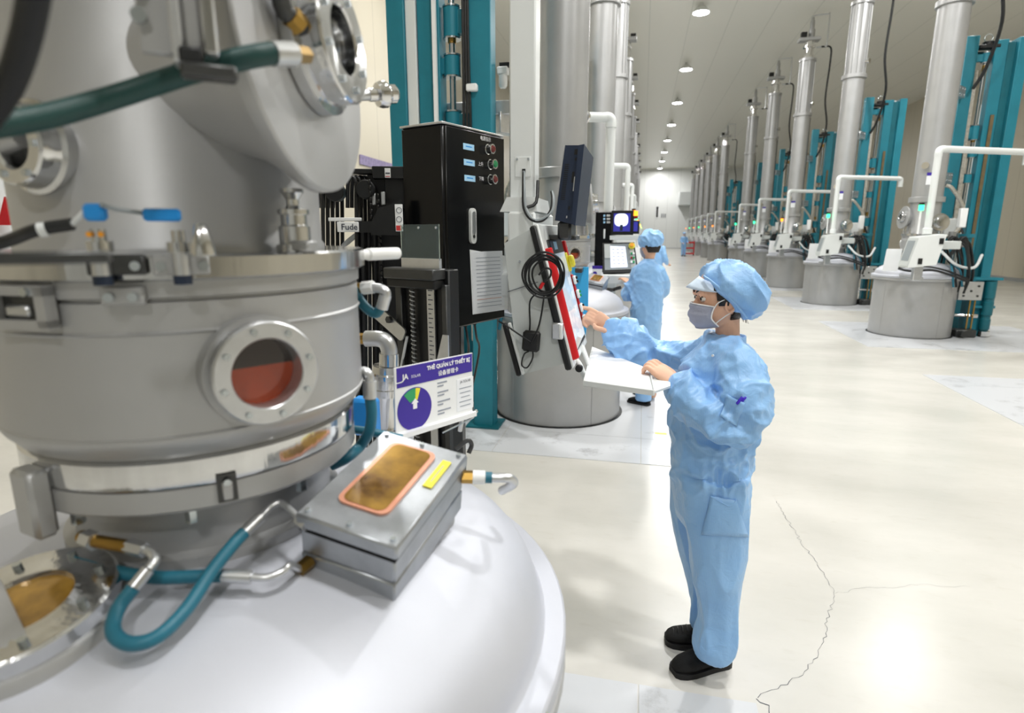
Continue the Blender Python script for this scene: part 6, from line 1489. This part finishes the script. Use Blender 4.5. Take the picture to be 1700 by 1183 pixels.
for j in range(3):
    for i in range(nu):
        a = (i/(nu-1)-.5)*2.2; ro = .10+.028*j*max(0, math.cos(a*1.2)); V.append(hco+uo*(.05-.012*j)+fo_*(ro*math.cos(a))+so2*(.09*math.sin(a)))
for j in range(2):
    for i in range(nu-1): F.append((j*nu+i, j*nu+i+1, (j+1)*nu+i+1, (j+1)*nu+i))
vs.add(V, F); vo = vs.build('visor', 'visor_fabric', ocap, angle=180); m_ = vo.modifiers.new('thickness', 'SOLIDIFY'); m_.thickness = .004
oc3 = MB(); oc3.loft([sec(440, 1060, 1094, YO, .085), sec(434, 1066, 1089, YO, .068), sec(429, 1068, 1088, YO, .066)], 24, caps=False); o_ = oc3.build('collar', 'fabric', op, angle=180); m_ = o_.modifiers.new('thickness', 'SOLIDIFY'); m_.thickness = .005
mm = MB(); mm.loft([(hco+uo*z+fo_*((fr-.01)/2), fo_, so2, (fr+.01)/2, w_) for z, fr, w_ in ((-.015, .106, .077), (-.05, .118, .073), (-.09, .106, .06), (-.112, .085, .04))], 20, caps=False); m_o = mm.build('face_mask', 'mask_fabric', op, angle=180)
for hx, hy, tx, ty in ((1078, 674, 1042, 668), (1086, 660, 1064, 655)):
    h_ = atZ(hx, hy, 0); to_ = h_+Vector((-.21, .12, 0)); u1, s1 = shoe_mesh(h_, to_); sh = remesh(u1, .008, 2).build('shoe', 'shoe', op, angle=180); s1.build('sole', 'sole', sh)

# --- two small figures far down the aisle --------------------------------------------
far0 = thing('person', 'x', 'person', (0, 0, 0))
fb = MB(); fb.loft([(Vector((0, 0, z)), Xa, Ya, a, c) for z, a, c in ((1.40, .07, .06), (1.36, .17, .10), (1.28, .21, .12), (1.1, .20, .13), (.95, .18, .13), (.8, .19, .14), (.7, .17, .12))], 18)
for k in (-1, 1):
    limb(fb, [(k*.09, 0, .8), (k*.10, -.01, .45), (k*.10, .0, .10)], [.10, .085, .075], 12); limb(fb, [(k*.19, 0, 1.32), (k*.25, -.02, 1.08), (k*.21, -.2, .95)], [.065, .065, .05], 12)
remesh(fb, .02, 2, cloth(1)).build('coverall', 'fabric', far0, angle=180)
hb = MB(); hf = Vector((0, -1, 0)); f3, s3, u3 = head_parts(hb, Vector((0, 0, 1.56)), hf, Vector((0, 0, 1.38)), .95); limb(hb, [(0, 0, 1.4), (0, 0, 1.0)], [.06, .08])
for k in (-1, 1):
    limb(hb, [(k*.15, 0, 1.32), (k*.25, -.02, 1.08), (k*.21, -.2, .95)], [.04, .035, .028]); limb(hb, [(0, 0, 1.3), (k*.15, 0, 1.32)], [.05, .04]); limb(hb, [(k*.21, -.2, .95), (k*.20, -.28, .93), (k*.19, -.33, .90)], [.03, .034, .02])
    for i in range(4): limb(hb, [(k*.20-.025+.017*i, -.29, .93), (k*.20-.025+.017*i, -.36, .91), (k*.20-.025+.017*i, -.375, .885)], [.01, .009, .008], 8, 2)
remesh(hb, .008, 2).build('body', 'skin', far0, angle=180)
hb = MB(); hb.loft([(Vector((0, y, 1.56+z)), Xa, Ya, a, c) for z, y, a, c in ((.03, .01, .10, .105), (.07, .015, .115, .12), (.11, .015, .10, .105), (.145, .015, .05, .055))], 20); remesh(hb, .012, 2, capd).build('cap', 'cap_fabric', far0, angle=180)
mm = MB(); mm.loft([(Vector((0, -.05, 1.56+z)), Xa, Ya, a, c) for z, a, c in ((-.01, .075, .055), (-.05, .072, .062), (-.10, .05, .04))], 16); mm.build('face_mask', 'mask_fabric', far0, angle=180)
for k in (-1, 1):
    u1, s1 = shoe_mesh(Vector((k*.10, .08, 0)), Vector((k*.11, -.16, 0))); sh = remesh(u1, .012, 2).build('shoe', 'shoe', far0, angle=180); s1.build('sole', 'sole', sh)
p = atZ(1134, 425, 0); far0.location = (p.x, p.y, 0); far0.rotation_euler = (0, 0, .4); far0['label'] = 'tiny far worker in blue beside the red trolley at the aisle end'
p = atY(1097, 395, 15.0); copy_tree(far0, (p.x-.1, 15.0, 0), 2.6, 'worker in blue mostly hidden behind the cap and shoulder of the operator')
